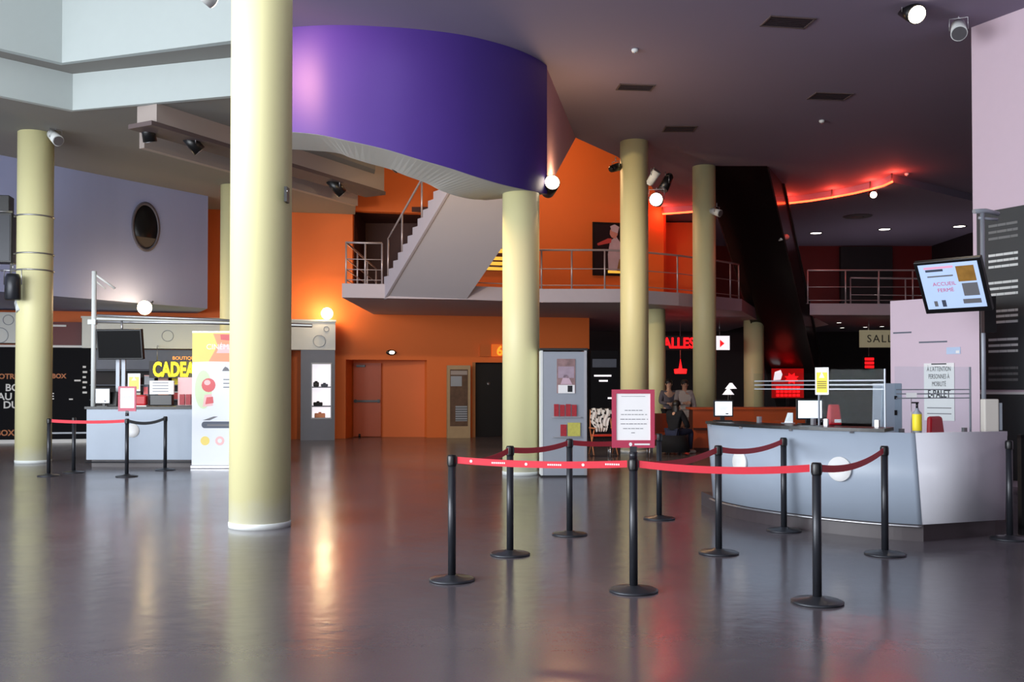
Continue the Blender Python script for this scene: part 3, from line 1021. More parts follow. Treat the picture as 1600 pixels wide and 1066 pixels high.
belt(pA, pD, 'red belt along the front left side, printed with small white marks', marks=6, sag=.02)
belt(pD, pH, 'red belt along the front right side, from the framed notice to the nearest post', sag=.03)
belt(pA, pB, 'short red belt receding from the near left corner post', sag=.05)
belt(pB, pC_, 'red belt crossing in front of the yellow column and silver tower', sag=.03)
belt(pC_, pE, 'red belt passing in front of the folding chair, behind the framed notice', sag=.04)
belt(pD, pF, 'red belt slanting back from the framed notice toward the counter end', sag=.05)
belt(pF, pG, 'red belt hanging in front of the left white disc of the counter', sag=.05)
belt(pH, pI, 'red belt crossing the right white disc of the counter', sag=.06)
belt(qA, qC, 'thin red belt at the far left, from the column to the small notice', sag=.02)
belt(qC, qD, 'short black belt in front of the left counter', sag=.06, m=M_black)


def notice(P, wd, hg, z0, label, mark=True, yaw=0.0, back=.02):
    """framed sheet on a post adaptor"""
    t = T('framed_notice', label, 'notice', (P.x, P.y, z0 - .08), yaw)
    t.part('socket', MB().cyl((0, 0, .0), (0, 0, .05), .030, seg=20).box((0, 0, .06), (.05, .02, .06)), M_charc)
    f = MB(); o_ = .08
    bw_ = wd * .10
    f.box2((-wd / 2, -.008, o_), (-wd / 2 + bw_, .012, o_ + hg)); f.box2((wd / 2 - bw_, -.008, o_), (wd / 2, .012, o_ + hg))
    f.box2((-wd / 2 + bw_, -.008, o_), (wd / 2 - bw_, .012, o_ + hg * .13)); f.box2((-wd / 2 + bw_, -.008, o_ + hg * .93), (wd / 2 - bw_, .012, o_ + hg))
    if mark:
        M = UPF((0, -.0085, o_ + hg * .06))
        f.prism([(.012 * math.cos(q) - .02 * wd / .3, .014 * math.sin(q)) for q in [i * PI / 6 for i in range(12)]], 0, .001, mi=1, M=M)
        f.box((.09 * wd / .3 - .03, 0, .0006), (wd * .36, .012, .001), mi=1, M=M)
    t.part('frame', f, [M_redfr, M_print])
    s_ = MB().box2((-wd / 2 + bw_, -.002, o_ + hg * .13), (wd / 2 - bw_, .004, o_ + hg * .93))
    M = UPF((0, -.0025, o_ + hg * .53))
    ih = hg * .8; iw = wd * .8
    for q, wq in ((.14, .5), (.05, .72), (-.05, .76), (-.15, .74), (-.25, .6), (-.34, .12)):
        x = -iw * wq / 2
        while x < iw * wq / 2:
            l_ = iw * random.uniform(.06, .14)
            s_.box((x + l_ / 2, ih * q, .0004), (min(l_, iw * wq / 2 - x + .004), ih * .014, .0008), mi=1, M=M)
            x += l_ + iw * .02
    s_.box((0, ih * .44, .0004), (iw * .7, ih * .008, .0008), mi=1, M=M)
    t.part('sheet', s_, [M_paper, M_ink])
    return t


notice(pD, .315, .43, 1.035 + .02, 'large white notice in a dark red frame standing on the front barrier post')
notice(qC, .30, .42, 1.10, 'small looking white notice in a red frame before the left counter', mark=False)

# ================================================================== RIGHT COUNTER
ct = T('reception_counter', 'big curved grey reception counter with white discs on its front', 'counter', (3.6, 10.8, 0))
top_f = [(2.36, 11.62), (2.40, 11.2), (2.56, 10.72), (2.80, 10.30), (3.08, 9.93), (3.40, 9.62), (3.66, 9.43), (3.90, 9.30)]
bot_f = [(x + .07, y + .02) for x, y in top_f]
top_side = (4.98, 9.66)
nback = [(4.98, 10.55), (4.2, 10.25), (3.7, 10.45), (3.3, 10.9), (3.05, 11.5), (2.95, 12.1), (2.42, 12.3)]
ftop = top_f + [top_side]; fbot = bot_f + [(4.96, 9.68)]
# panels: front (light) and side
m = MB()
N_ = len(ftop)
def skin_panel(mb, a, b, z0, z1, th=.04):
    for i in range(len(a) - 1):
        va = [Vector((a[i][0], a[i][1], z1)), Vector((a[i + 1][0], a[i + 1][1], z1)), Vector((b[i + 1][0], b[i + 1][1], z0)), Vector((b[i][0], b[i][1], z0))]
        nn = (va[1] - va[0]).cross(Vector((0, 0, 1))).normalized() * -th
        V = [mb.bm.verts.new(p) for p in va] + [mb.bm.verts.new(p + nn) for p in va]
        for q in ((0, 1, 2, 3), (7, 6, 5, 4), (0, 4, 5, 1), (1, 5, 6, 2), (2, 6, 7, 3), (3, 7, 4, 0)):
            f = mb.bm.faces.new([V[k] for k in q])
            f.smooth = True


def dense(line, n=4):
    out = []
    for i in range(len(line) - 1):
        p0 = line[max(i - 1, 0)]; p1 = line[i]; p2 = line[i + 1]; p3 = line[min(i + 2, len(line) - 1)]
        for k in range(n):
            t_ = k / n
            out.append(tuple(.5 * ((2 * p1[j]) + (-p0[j] + p2[j]) * t_ + (2 * p0[j] - 5 * p1[j] + 4 * p2[j] - p3[j]) * t_ * t_ + (-p0[j] + 3 * p1[j] - 3 * p2[j] + p3[j]) * t_ ** 3) for j in range(2)))
    out.append(line[-1])
    return out


def vstrip(mb, A, B, z0, z1, mi=0, smooth=True):
    """single sheet between outline A at z1 and B at z0 sharing vertices"""
    va = [mb.bm.verts.new((p[0], p[1], z1)) for p in A]; vb_ = [mb.bm.verts.new((p[0], p[1], z0)) for p in B]
    for i in range(len(A) - 1):
        f = mb.bm.faces.new([va[i], va[i + 1], vb_[i + 1], vb_[i]]); f.smooth = smooth; f.material_index = mi


tf = dense(top_f); bf = [(x + .07, y + .02) for x, y in tf]


def inset(line, th):
    out = []
    for i, p in enumerate(line):
        d = (Vector(line[min(i + 1, len(line) - 1)]) - Vector(line[max(i - 1, 0)])).normalized()
        out.append((p[0] - d.y * th, p[1] + d.x * th))
    return out


def closed_panel(mb, A, B, z0, z1, th, mi=0):
    Ai, Bi = inset(A, th), inset(B, th)
    nA = len(A)
    v = [[mb.bm.verts.new((p[0], p[1], z)) for p in L] for L, z in ((A, z1), (B, z0), (Bi, z0), (Ai, z1))]
    for k in range(4):
        a, b = v[k], v[(k + 1) % 4]
        for i in range(nA - 1):
            f = mb.bm.faces.new([a[i], a[i + 1], b[i + 1], b[i]]); f.material_index = mi
            f.smooth = (k in (0, 2))
    mb.bm.faces.new([v[k][0] for k in range(4)]).material_index = mi
    mb.bm.faces.new([v[k][-1] for k in range(3, -1, -1)]).material_index = mi


m = MB(); closed_panel(m, tf, bf, .17, 1.06, .05); ct.part('front_panel', m, M_cntr, world=True)
m = MB(); closed_panel(m, [(3.905, 9.30), (4.98, 9.66)], [(3.975, 9.325), (4.96, 9.68)], .17, 1.06, .04)
ct.part('side_panel', m, M_cntside, world=True, label='greyer flat side panel')
m = MB(); m.prism([(x + .10, y + .06) for x, y in tf[2:]] + [(4.90, 9.76), (4.9, 10.5)] + nback[1:], 0, .17)
ct.part('kickboard', m, M_kick, world=True)
m = MB(); wi = inset(tf, .46)
m.prism([(x, y) for x, y in inset(tf, -.02)[:-4]] + inset(tf, .46)[:-4][::-1], 1.062, 1.095)
ct.part('worktop', m, M_black, world=True)
m = MB(); m.prism([(p[0], p[1]) for p in inset(tf, .07)[-6:-1]] + [(4.0, 9.40), (4.92, 9.72), (4.92, 10.5), (4.2, 10.2)] + [inset(tf, .5)[-8]], .98, 1.0)
ct.part('desk_surface', m, M_silver, world=True)
m = MB()
m.tube([(x, y, .155) for x, y in inset(bf, -.04)], .012, seg=6)
ct.part('foot_rail', m, M_steel, world=True)
for k in range(2, len(tf) - 3, 6):
    p = inset(tf, -.012)[k]
    ct.part('clip', MB().box((p[0], p[1], 1.055), (.03, .03, .02)), M_steel, world=True)


def counter_disc(px, py, r, lab):
    # find point on the front panel seen at px,py
    best = None
    for i in range(len(tf) - 1):
        a = Vector(tf[i]) * .6 + Vector(bf[i]) * .4; b = Vector(tf[i + 1]) * .6 + Vector(bf[i + 1]) * .4
        for s_ in range(10):
            p = a.lerp(b, s_ / 10)
            x = 800 + FPX * p.x / p.y
            if best is None or abs(x - px) < best[0]:
                best = (abs(x - px), p, (b - a).normalized())
    p, d = best[1], best[2]
    P = W(px, py, p.y)
    nrm_ = Vector((d.y, -d.x, 0))
    M = frame(Vector((p.x, p.y, P.z)) + nrm_ * .02, (d.x, d.y, 0), nrm_)
    m = MB().lathe([(0, -.02), (r, -.02), (r, .0), (r * .97, .004), (0, .004)], seg=36, M=M)
    q = ct.part('logo_disc', m, M_print, world=True)
    if lab:
        q['label'] = lab


counter_disc(1312, 733, .125, 'round white disc right of the nearest barrier post')
counter_disc(1157, 722, .125, 'round white disc near the left end')


def sheet(name, P, wd, hg, mats, label, cat, yaw=0.0, th=.006, draw=None, tilt=0.0, group=None):
    t = T(name, label, cat, tuple(P), yaw, group)
    Mr = Matrix.Rotation(tilt, 4, 'X')
    b = MB().box((0, 0, hg / 2), (wd, th, hg), M=Mr)
    if draw:
        draw(b, Mr @ frame((0, -th / 2 - .0006, hg / 2), (1, 0, 0), (0, -1, 0)), wd, hg)
    t.part('panel', b, mats)
    return t


# glass screens on the counter
def screen(a, b, z0, z1, label, stripes=True, th=.008):
    a, b = Vector(a), Vector(b)
    d = (b - a).normalized(); L = (b - a).length
    t = T('glass_screen', label, 'glass screen', (a.x, a.y, z0), math.atan2(d.y, d.x), 'glass screens on the reception counter')
    t.part('pane', MB().box2((0, -th / 2, .03), (L, th / 2, z1 - z0)), M_glass)
    if stripes:
        for k in range(3):
            t.part('etched_stripe', MB().box2((0.01, -th / 2 - .001, .38 + k * .045), (L - .01, -th / 2 - .0004, .392 + k * .045)), M_silver)
    for x in (.08, L - .08):
        t.part('clamp', MB().box2((x - .02, -.02, 0), (x + .02, .02, .07)), M_steel)
    t.part('end_post', MB().box2((L - .006, -.008, .0), (L + .008, .008, z1 - z0)), M_silver)
    return t


gi = inset(tf, .34)
g0 = gi[4]
screen(gi[6], gi[15], 1.097, 1.66, 'left clear glass screen with etched stripes on the counter')
screen(gi[15], gi[23], 1.097, 1.69, 'middle clear glass screen with etched stripes behind the red box')
screen((3.98, 9.98), (4.90, 10.27), 1.002, 1.72, 'right clear glass screen above the grey side panel', stripes=True)


def monitor(P, wd, hg, label, yaw=0, txt=False, on=True):
    t = T('monitor', label, 'monitor', tuple(P), yaw)
    t.part('stand', MB().box((0, .06, .006), (.2, .16, .012)).box((0, .08, .08), (.05, .03, .15)), M_black)
    b = MB().box((0, .03, .07 + hg / 2), (wd + .03, .035, hg + .035))
    hs = t.part('housing', b, M_black)
    b = MB().box((0, .010, .07 + hg / 2), (wd, .004, hg))
    if txt:
        M = UPF((0, .0075, .07 + hg / 2))
        for k, (y, w_) in enumerate(((.12, .5), (.03, .62), (-.06, .4))):
            b.box((-.02 * wd, y * hg, .0), (w_ * wd, .03 * hg, .001), mi=1, M=M)
        b.box((.2 * wd, -.38 * hg, 0), (.18 * wd, .08 * hg, .001), mi=2, M=M)
    t.part('screen', b, [M_screen, M_ink, M_inkd], parent=hs)
    return t


Pm = W(1131, 662, 11.45)
monitor((Pm.x, 11.45, 1.097), .20, .165, 'small monitor with white screen at the left end of the big counter', txt=True)
Pm = W(1266, 662, 10.55)
monitor((Pm.x - .03, 10.45, 1.097), .255, .19, 'blank white monitor in the middle of the big counter')
Pm = W(1289, 662, 10.5)
t = T('donation_box', 'red rounded box with a white label beside the blank white monitor', 'box', (Pm.x + .05, 10.36, 1.097))
t.part('body', MB().prism([(-.07, -.06), (.07, -.06), (.07, .06), (-.07, .06)], 0, .22, top=[(-.05, -.04), (.05, -.04), (.05, .04), (-.05, .04)]), M_red, bevel=.015)
t.part('label_card', MB().box((.02, -.066, .045), (.07, .004, .035)), M_paper)
Pm = W(1000, 600, 11)
t = T('leaflet_holder', 'small clear leaflet prop with white flyers left of the blank monitor', 'leaflet holder', (W(1232, 660, 10.75).x, 10.75, 1.097))
t.part('flyer', MB().prism([(-.05, 0), (.04, -.03), (.045, -.02), (-.045, .01)], 0, .12, top=[(0, .03), (.05, 0), (.055, .01), (.005, .04)]), M_paper)
t.part('stand', MB().box((0, .02, .004), (.13, .1, .008)), M_silver)


def draw_yellow(b, M, w_, h_):
    b.box((0, -.05 * h_, 0), (w_ * .8, h_ * .74, .001), mi=1, M=M)
    b.prism([(-.2 * w_, .12 * h_), (.2 * w_, .12 * h_), (0, .34 * h_)], .001, .002, mi=0, M=M)
    for k in range(4):
        b.box((0, (-.02 - .075 * k) * h_, .001), (w_ * .68, h_ * .035, .001), mi=2, M=M)


Ps = W(1285, 617, 10.42)
ga, gb = Vector(gi[15]), Vector(gi[23]); gd = (gb - ga).normalized()
qg = on_wall(1285, 617, ga, gb)
t = T('poster', 'yellow and white safety notice taped to the glass screen above the red box', 'poster', (qg.x + gd.y * .009, qg.y - gd.x * .009, qg.z), math.atan2(gd.y, gd.x))
b = MB().box((0, 0, .145), (.15, .004, .29))
draw_yellow(b, UPF((0, -.0025, .145)), .15, .29)
t.part('sheet', b, [M_paper, M_yellow, mat('brown_ink', (120, 100, 40), .6)])

# sanitiser bottle with yellow label
Pb = W(1433, 668, 9.75)
t = T('sanitiser_bottle', 'bottle with bright yellow label and black pump on the counter corner', 'bottle', (Pb.x, 9.75, 1.001))
t.part('body', MB().lathe([(.042, 0), (.045, .01), (.045, .24), (.018, .27), (.018, .29)], seg=24), M_silver)
t.part('label_wrap', MB().lathe([(.046, .06), (.047, .065), (.047, .225), (.046, .23)], seg=24), M_yellow)
t.part('pump', MB().cyl((0, 0, .29), (0, 0, .34), .012, seg=12).box((-.02, 0, .345), (.07, .02, .015)), M_black)
t = T('price_card', 'tiny white card on a stand above the yellow labelled bottle', 'card', (Pb.x + .02, 9.93, 1.001))
t.part('card', MB().box((0, 0, .42), (.11, .004, .05)), M_paper)
t.part('rod', MB().cyl((0, .006, 0), (0, .006, .40), .004, seg=8).box((0, .006, .003), (.08, .08, .006)), M_steel)

# grey ticket terminal in front of the lilac box wall, and the white box terminal on the right
Pt = W(1385, 668, 10.9)
t = T('ticket_terminal', 'tall light grey terminal standing behind the counter before the lilac box', 'terminal', (W(1384, 660, 11.6).x, 11.6, 0))
t.part('body', MB().prism([(-.14, -.15), (.14, -.15), (.14, .15), (-.14, .15)], 0, 1.55, top=[(-.10, -.15), (.14, -.15), (.14, .15), (-.10, .15)]), M_cntr, bevel=.01)
t.part('badge', MB().box((.06, -.155, 1.2), (.03, .006, .06)).box((.06, -.155, 1.38), (.03, .006, .04)), M_black)
t = T('payment_terminal', 'boxy white terminal at the right end of the counter top', 'terminal', (W(1548, 672, 9.9).x, 9.92, 1.001))
t.part('body', MB().box((0, 0, .21), (.15, .10, .34)), M_whitecl, bevel=.012)
t.part('side_panel', MB().box((.095, .0, .2), (.03, .08, .28)), M_silver)
t.part('base', MB().box((.03, 0, .02), (.24, .14, .04)), M_silver, bevel=.008)
# red office chair behind counter
Pc = W(1480, 690, 10.7)
t = T('office_chair', 'red backed office chair seen over the counter edge', 'chair', (Pc.x, 10.95, 0), .5)
t.part('backrest', MB().prism([(-.17, -.03), (.17, -.03), (.17, .04), (-.17, .04)], .62, 1.17, top=[(-.05, .05), (.17, .05), (.17, .11), (-.05, .11)]), M_red, bevel=.03)
t.part('seat', MB().box((0, -.2, .47), (.45, .44, .08)), M_red, bevel=.03)
t.part('column', MB().cyl((0, -.2, .08), (0, -.2, .43), .03).tube([(0, 0, .45), (0, .06, .55), (0, .05, .7)], .015), M_black)
b = MB()
for k in range(5):
    a = k * 2 * PI / 5
    b.tube([(0, -.2, .1), (.28 * math.cos(a), -.2 + .28 * math.sin(a), .06)], .018)
    b.sphere((.28 * math.cos(a), -.2 + .28 * math.sin(a), .03), .03, u=8, v=6)
t.part('base', b, M_black)

# lilac box wall behind the counter with its posters
bwl = MB().prism([(5.78, 14.65), (6.665, 13.68), (7.0, 14.6), (6.3, 15.4)], 0, 2.82)
struct('wall_booth', bwl, M_pink)
ub = Vector((6.72 - 5.78, 13.62 - 14.65, 0)).normalized()
nbw = Vector((ub.y, -ub.x, 0)); nbw = nbw if nbw.y < 0 else -nbw


BA, BB = (5.78, 14.65), (6.72, 13.62)
P0 = on_wall(1444, 568, BA, BB); P1 = on_wall(1492, 658, BA, BB)
wd = (Vector((P1.x, P1.y)) - Vector((P0.x, P0.y))).length; hg = P0.z - P1.z
yawb = math.atan2(ub.y, ub.x)
t = T('poster', 'white poster with large lettering on the lilac box behind the counter', 'poster', tuple(Vector(((P0.x + P1.x) / 2, (P0.y + P1.y) / 2, P1.z)) + nbw * .008), yawb)
b = MB().box((0, 0, hg / 2), (wd, .006, hg))
Mt = UPF((0, -.004, hg * .80))
for k, s_ in enumerate(('À L\'ATTENTION', 'PERSONNES À', 'MOBILITÉ')):
    b.text(s_, hg * .115, UPF((0, -.004, hg * (.86 - .13 * k))), mi=1, align='CENTER', depth=.001, xscale=wd / hg * .95)
b.text('E-PALET', hg * .2, UPF((0, -.004, hg * .40)), mi=1, align='CENTER', depth=.001, xscale=wd / hg * 1.05, bold=.004)
b.box((0, -.004, hg * .22), (wd * .8, .001, hg * .015), mi=2); b.box((0, -.004, hg * .12), (wd * .8, .001, hg * .015), mi=2)
b.box((0, -.004, hg * .985), (wd * .5, .001, hg * .02), mi=1)
t.part('sheet', b, [M_paper, M_inkd, M_ink])
P0 = on_wall(1490, 548, BA, BB)
t = T('sticker', 'small pale blue sticker on the lilac box, above right of the white poster', 'sticker', tuple(P0 + nbw * .006), yawb)
t.part('sheet', MB().box((0, 0, 0), (.2, .004, .10)).box((.06, -.003, -.02), (.05, .002, .04), mi=1), [mat('pale_blue_print', (186, 206, 236), .5), M_paper])
for a, lab in (((1396, 518, 1424, 522), 'thin dark slot high on the left edge of the lilac box'), ((1436, 536, 1480, 533), 'thin dark slot near the middle of the lilac box')):
    p0 = on_wall(a[0], a[1], BA, BB); p1 = on_wall(a[2], a[3], BA, BB)
    t = T('wall_slot', lab, 'slot', tuple((p0 + p1) / 2 + nbw * .004), yawb)
    t.part('plate', MB().box((0, 0, 0), ((p1 - p0).length, .004, .022)), M_slate)

# ================================================================== MENU BOARD ON THE LILAC WALL
yawr = math.atan2(dR.y, dR.x)
nR = Vector((dR.y, -dR.x, 0)); nR = nR if nR.x < 0 else -nR
RA, RB = (A_.x, A_.y), (B_.x, B_.y)
P0 = on_wall(1529, 334, RA, RB); P1 = on_wall(1529, 609, RA, RB)
t = T('menu_board', 'tall dark slate price board with rows of white text on the lilac wall', 'menu board', (P0.x + nR.x * .02, P0.y + nR.y * .02, P1.z), yawr)
bh = P0.z - P1.z; bwid = 2.6
t.part('board', MB().box2((0, -.03, 0), (bwid, 0, bh)), M_menu)
rows_ = [(352, 0), (362, 0), (372, 0), (398, 1), (407, 1), (416, 1), (441, 1), (450, 1), (459, 1), (485, 1), (493, 1), (502, 1), (529, 1), (538, 1), (547, 1), (573, 0), (582, 0), (591, 0)]
for k, (py, br) in enumerate(rows_):
    p0 = on_wall(1548, py + 3, RA, RB); p1 = on_wall(1594, py - 2, RA, RB)
    x0 = (Vector((p0.x, p0.y)) - Vector((P0.x, P0.y))).length
    x1 = (Vector((p1.x, p1.y)) - Vector((P0.x, P0.y))).length
    z = p0.z - P1.z
    b = MB(); x = x0
    while x < x1:
        l_ = random.uniform(.08, .2)
        b.box2((x, -.034, z - .016), (min(x + l_, x1), -.0305, z + .022))
        x += l_ + .006
    t.part('text_row', b, M_menul if br else M_menud)
P2 = on_wall(1529, 612, RA, RB)
t = T('wall_cladding', 'dark panel with a white top line under the price board', 'panel', (P2.x + nR.x * .02, P2.y + nR.y * .02, 0), yawr)
t.part('board', MB().box2((0, -.03, .1), (2.6, 0, P2.z - .04)), M_menu)
t.part('top_strip', MB().box2((0, -.034, P2.z - .04), (2.6, 0, P2.z - .005)), M_print)

# wall post holding the television and the angled lamp bracket
Pp = Vector((7.05, 14.75, 0))
Ppost = W(1537, 600, 13.2)
t = T('television_pole', 'slim pale grey pole rising behind the counter beside the price board', 'pole', (Ppost.x, 13.2, 0))
t.part('pole', MB().cyl((0, 0, 0), (0, 0, 3.92), .03, seg=16), M_silver)
t.part('base', MB().lathe([(.14, 0), (.14, .012), (.04, .02)], seg=20), M_silver)
t.part('arm', MB().tube([(-.14, -.05, 3.92), (.05, 0, 3.94), (.24, .03, 3.9)], .032, seg=8).tube([(-.05, 0, 3.84), (.22, .02, 3.82)], .02, seg=8), M_silver)
t.part('bracket', MB().box((.05, -.05, 2.5), (.16, .1, .5)), M_black)
# television: yawed to the left and tipped forward
Ptv = W(1488, 448, 12.35)
t = T('television', 'tilted wall television with a pale blue lit screen on the right', 'television', tuple(Ptv), 0)
yaw = -0.80; tip = 0.56
Mt = Matrix.Rotation(yaw, 4, 'Z') @ Matrix.Rotation(tip, 4, 'X')
wv, hv = .84, .76
t.part('housing', MB().box((0, .035, 0), (wv, .07, hv), M=Mt), M_black, bevel=.008)
b = MB().box((0, -.004, .015), (wv - .10, .004, hv - .11), M=Mt)
F = Mt @ frame((0, -.0065, .015), (1, 0, 0), (0, -1, 0))
sw, sh = wv - .10, hv - .11
b.box((-.16 * sw, .42 * sh, 0), (.5 * sw, .05 * sh, .001), mi=1, M=F)
b.box((-.24 * sw, .36 * sh, 0), (.3 * sw, .05 * sh, .001), mi=2, M=F)
b.box((-.16 * sw, .23 * sh, 0), (.44 * sw, .03 * sh, .001), mi=3, M=F)
b.text('ACCUEIL', .075 * sh * 1.5, F @ Matrix.Translation((-.12 * sw, .02 * sh, 0)), mi=4, align='CENTER', depth=.001)
b.text('FERMÉ', .075 * sh * 1.5, F @ Matrix.Translation((-.12 * sw, -.12 * sh, 0)), mi=4, align='CENTER', depth=.001)
b.box((-.2 * sw, -.38 * sh, 0), (.07 * sw, .15 * sh, .001), mi=2, M=F)
b.box((-.34 * sw, -.38 * sh, 0), (.06 * sw, .12 * sh, .001), mi=3, M=F)
b.box((.28 * sw, .25 * sh, 0), (.3 * sw, .34 * sh, .001), mi=5, M=F)
b.box((.3 * sw, -.1 * sh, 0), (.26 * sw, .28 * sh, .001), mi=6, M=F)
b.box((.28 * sw, -.36 * sh, 0), (.3 * sw, .1 * sh, .001), mi=3, M=F)
t.part('screen', b, [M_scrblue, mat('screen_pink', (220, 160, 190), .4, emit=(220, 160, 190), es=.5), M_slate, M_ink,
                     mat('screen_magenta', (190, 70, 110), .4, emit=(190, 70, 110), es=.4), mat('screen_ochre', (150, 110, 50), .4, var=.6, scale=9, emit=(140, 100, 50), es=.2), M_ink])
t.part('mount', MB().cyl(Mt @ Vector((.05, .07, 0)), Vector((Ppost.x - Ptv.x, 13.17 - Ptv.y, .0)), .03), M_black)

# low partition at the right frame edge
Pq = G(1594, 838, 0)
t = T('low_partition', 'low lilac partition panel in a black frame at the right edge of the frame', 'partition', (5.18, 9.8, 0), .05)
t.part('panel', MB().box2((.03, .0, .10), (1.6, .03, .98)), M_pink)
t.part('frame', MB().box2((0, -.02, 0), (.035, .05, 1.02)).box2((0, -.02, .06), (1.63, .05, .10)).box2((0, -.02, .98), (1.63, .05, 1.01)).box2((1.6, -.02, 0), (1.63, .05, 1.02)), M_black)

# ================================================================== LEFT BOX OFFICE
t = T('ticket_counter', 'grey left counter with a white disc, standing before the yellow lit letters', 'counter', (-6.5, 18.5, 0))
xl = W(139, 650, 18.2).x
t.part('front_panel', MB().box2((xl, 18.10, .14), (-4.75, 18.14, 1.09)), M_cntr, world=True)
t.part('end_panel', MB().box2((xl, 18.145, .14), (xl + .04, 19.1, 1.09)), M_cntr, world=True)
t.part('end_panel', MB().box2((-4.79, 18.145, .14), (-4.75, 19.1, 1.09)), M_cntr, world=True)
t.part('worktop', MB().box2((xl - .03, 18.07, 1.095), (-4.72, 18.75, 1.14)), M_black, world=True)
t.part('kickboard', MB().box2((xl + .06, 18.2, 0), (-4.8, 19.0, .14)), M_kick, world=True)
t.part('foot_rail', MB().tube([(xl + .02, 18.02, .10), (-4.8, 18.02, .10)], .014, seg=6), M_charc, world=True)
Pd = W(207, 673, 18.1)
t.part('logo_disc', MB().lathe([(0, 0), (.13, 0), (.13, .012), (0, .014)], M=UPF((Pd.x, 18.098, Pd.z)), seg=30), M_print, world=True)
CZ = 1.14
# mast and awning bars over the counter
Pk = W(146, 600, 18.35)
t = T('canopy_mast', 'tall white mast with small arm, left end of the left counter', 'mast', (Pk.x, 18.35, CZ))
zt = W(146, 424, 18.35).z
t.part('mast', MB().cyl((0, 0, 0), (0, 0, zt - CZ), .045, seg=16), M_white)
za_ = W(146, 503, 18.35).z - CZ
xr = W(488, 510, 19.4)
t.part('arm', MB().tube([(0, 0, zt - CZ - .05), (.36, .1, zt - CZ - .32)], .02, seg=8), M_white)
t.part('arm', MB().tube([(0, 0, zt - CZ - .17), (.20, .05, zt - CZ - .33)], .012, seg=8), M_white)
b = MB().box2((-.1, -.05, za_ - .05), (.05, .05, za_ + .04))
t.part('collar', b, M_white)
aw = T('awning_beam', 'long pale awning beam over the left counter ending in a dark pointed tip', 'beam', (Pk.x, 18.35, za_ + CZ))
b = MB()
e = Vector((xr.x - Pk.x, 1.05, xr.z - za_ - CZ))
for off in (0.0, 0.12):
    V0 = Vector((.06, 0, off)); V1 = e + Vector((0, 0, off * .2))
    b.tube([V0, V0.lerp(V1, .5) + Vector((0, 0, .02)), V1], .026, seg=8)
aw.part('bars', b, M_steel)
aw.part('blade', MB().prism([(.06, -.03), (e.x, e.y - .03), (e.x, e.y + .03), (.06, .03)], [.045, e.z + .0, e.z + .0, .045], [.075, e.z + .03, e.z + .03, .075]), M_white)
Pt_ = W(188, 538, 18.3)
t = T('television', 'switched off black television hanging over the left counter', 'television', tuple(Pt_))
t.part('housing', MB().box((0, 0, 0), (.92, .08, .58), M=Matrix.Rotation(-.12, 4, 'Z') @ Matrix.Rotation(.15, 4, 'X')), M_black, bevel=.01)
t.part('screen', MB().box((0, -.043, 0), (.86, .004, .52), M=Matrix.Rotation(-.12, 4, 'Z') @ Matrix.Rotation(.15, 4, 'X')), mat('dark_screen', (8, 8, 10), .6, spec=.15))
t.part('mount', MB().cyl((.0, .08, .2), (.0, .06, .46), .022), M_steel)
Ps_ = W(193, 600, 18.75)
t = T('display_stand', 'twin grey uprights rising between the screens of the left counter', 'stand', (Ps_.x, 18.62, CZ))
for s_ in (-1, 1):
    t.part('upright', MB().box((s_ * .055, 0, .46), (.07, .04, .90)), M_silver)
t.part('base', MB().box((0, 0, .01), (.26, .16, .02)), M_silver)
Pm = W(159, 635, 18.3)
monitor((Pm.x + .03, 18.25, CZ), .25, .26, 'white sheet like monitor at the left end of the left counter', txt=True)
Pm = W(177, 635, 18.4)
t = T('card_reader', 'dark card terminal between the white monitor and the small framed notice', 'terminal', (Pm.x, 18.4, CZ))
t.part('body', MB().prism([(-.09, -.06), (.09, -.06), (.09, .06), (-.09, .06)], 0, .28, top=[(-.08, .0), (.08, .0), (.08, .06), (-.08, .06)]), M_black, bevel=.01)
t.part('key_pad', MB().box((0, -.045, .14), (.09, .01, .1), M=Matrix.Rotation(-.2, 4, 'X')), M_charc)
Pm = W(211, 606, 18.5)
t = T('poster', 'pale yellow poster on a little stand above the red box on the left counter', 'poster', (Pm.x, 18.45, CZ))
b = MB().box((0, 0, .46), (.24, .006, .34))
draw_yellow(b, UPF((0, -.004, .46)), .24, .32)
t.part('sheet', b, [M_paper, M_paleyel, M_gold])
t.part('stand', MB().cyl((0, .01, .012), (0, .01, .32), .01).box((0, .01, .006), (.14, .1, .012)), M_steel)
Pm = W(221, 636, 18.3)
t = T('donation_box', 'glossy red box on the left counter right of the small framed notice', 'box', (Pm.x, 18.3, CZ))
t.part('body', MB().box((0, 0, .12), (.22, .14, .2)), M_red, bevel=.03)
t.part('base', MB().box((0, 0, .01), (.25, .17, .02)), M_paper)
Pm = W(253, 636, 18.35)
t = T('till_display', 'white and black till display facing the queue on the left counter', 'till', (Pm.x, 18.35, CZ))
t.part('lower_body', MB().box((0, 0, .12), (.42, .12, .20)), M_black, bevel=.01)
b = MB().box((0, .0, .36), (.46, .05, .26))
for k in range(4):
    b.box((-.02, -.027, .45 - .055 * k), (.30, .003, .012), mi=1)
t.part('upper_panel', b, [M_paper, M_ink])
Pm = W(288, 636, 18.35)
t = T('flyer_stand', 'pink flyer stand beside the white and black till display', 'flyer stand', (Pm.x, 18.4, CZ))
t.part('back', MB().box((0, .03, .28), (.3, .02, .55)), M_bannerp)
for k in range(2):
    t.part('flyers', MB().box((-.06 + .12 * k, 0, .13), (.09, .03, .2)), M_leafr)
t.part('base', MB().box((0, 0, .01), (.3, .16, .02)), M_black)
t = T('flyer_stack', 'row of small mixed flyers right behind the poster on the left counter', 'flyers', (W(228, 630, 18.6).x, 18.62, CZ))
t.part('holder', MB().box((0, 0, .2), (.10, .05, .4)), M_slate)
t.part('flyer', MB().box((0, -.03, .3), (.08, .01, .14)), M_bannerr)

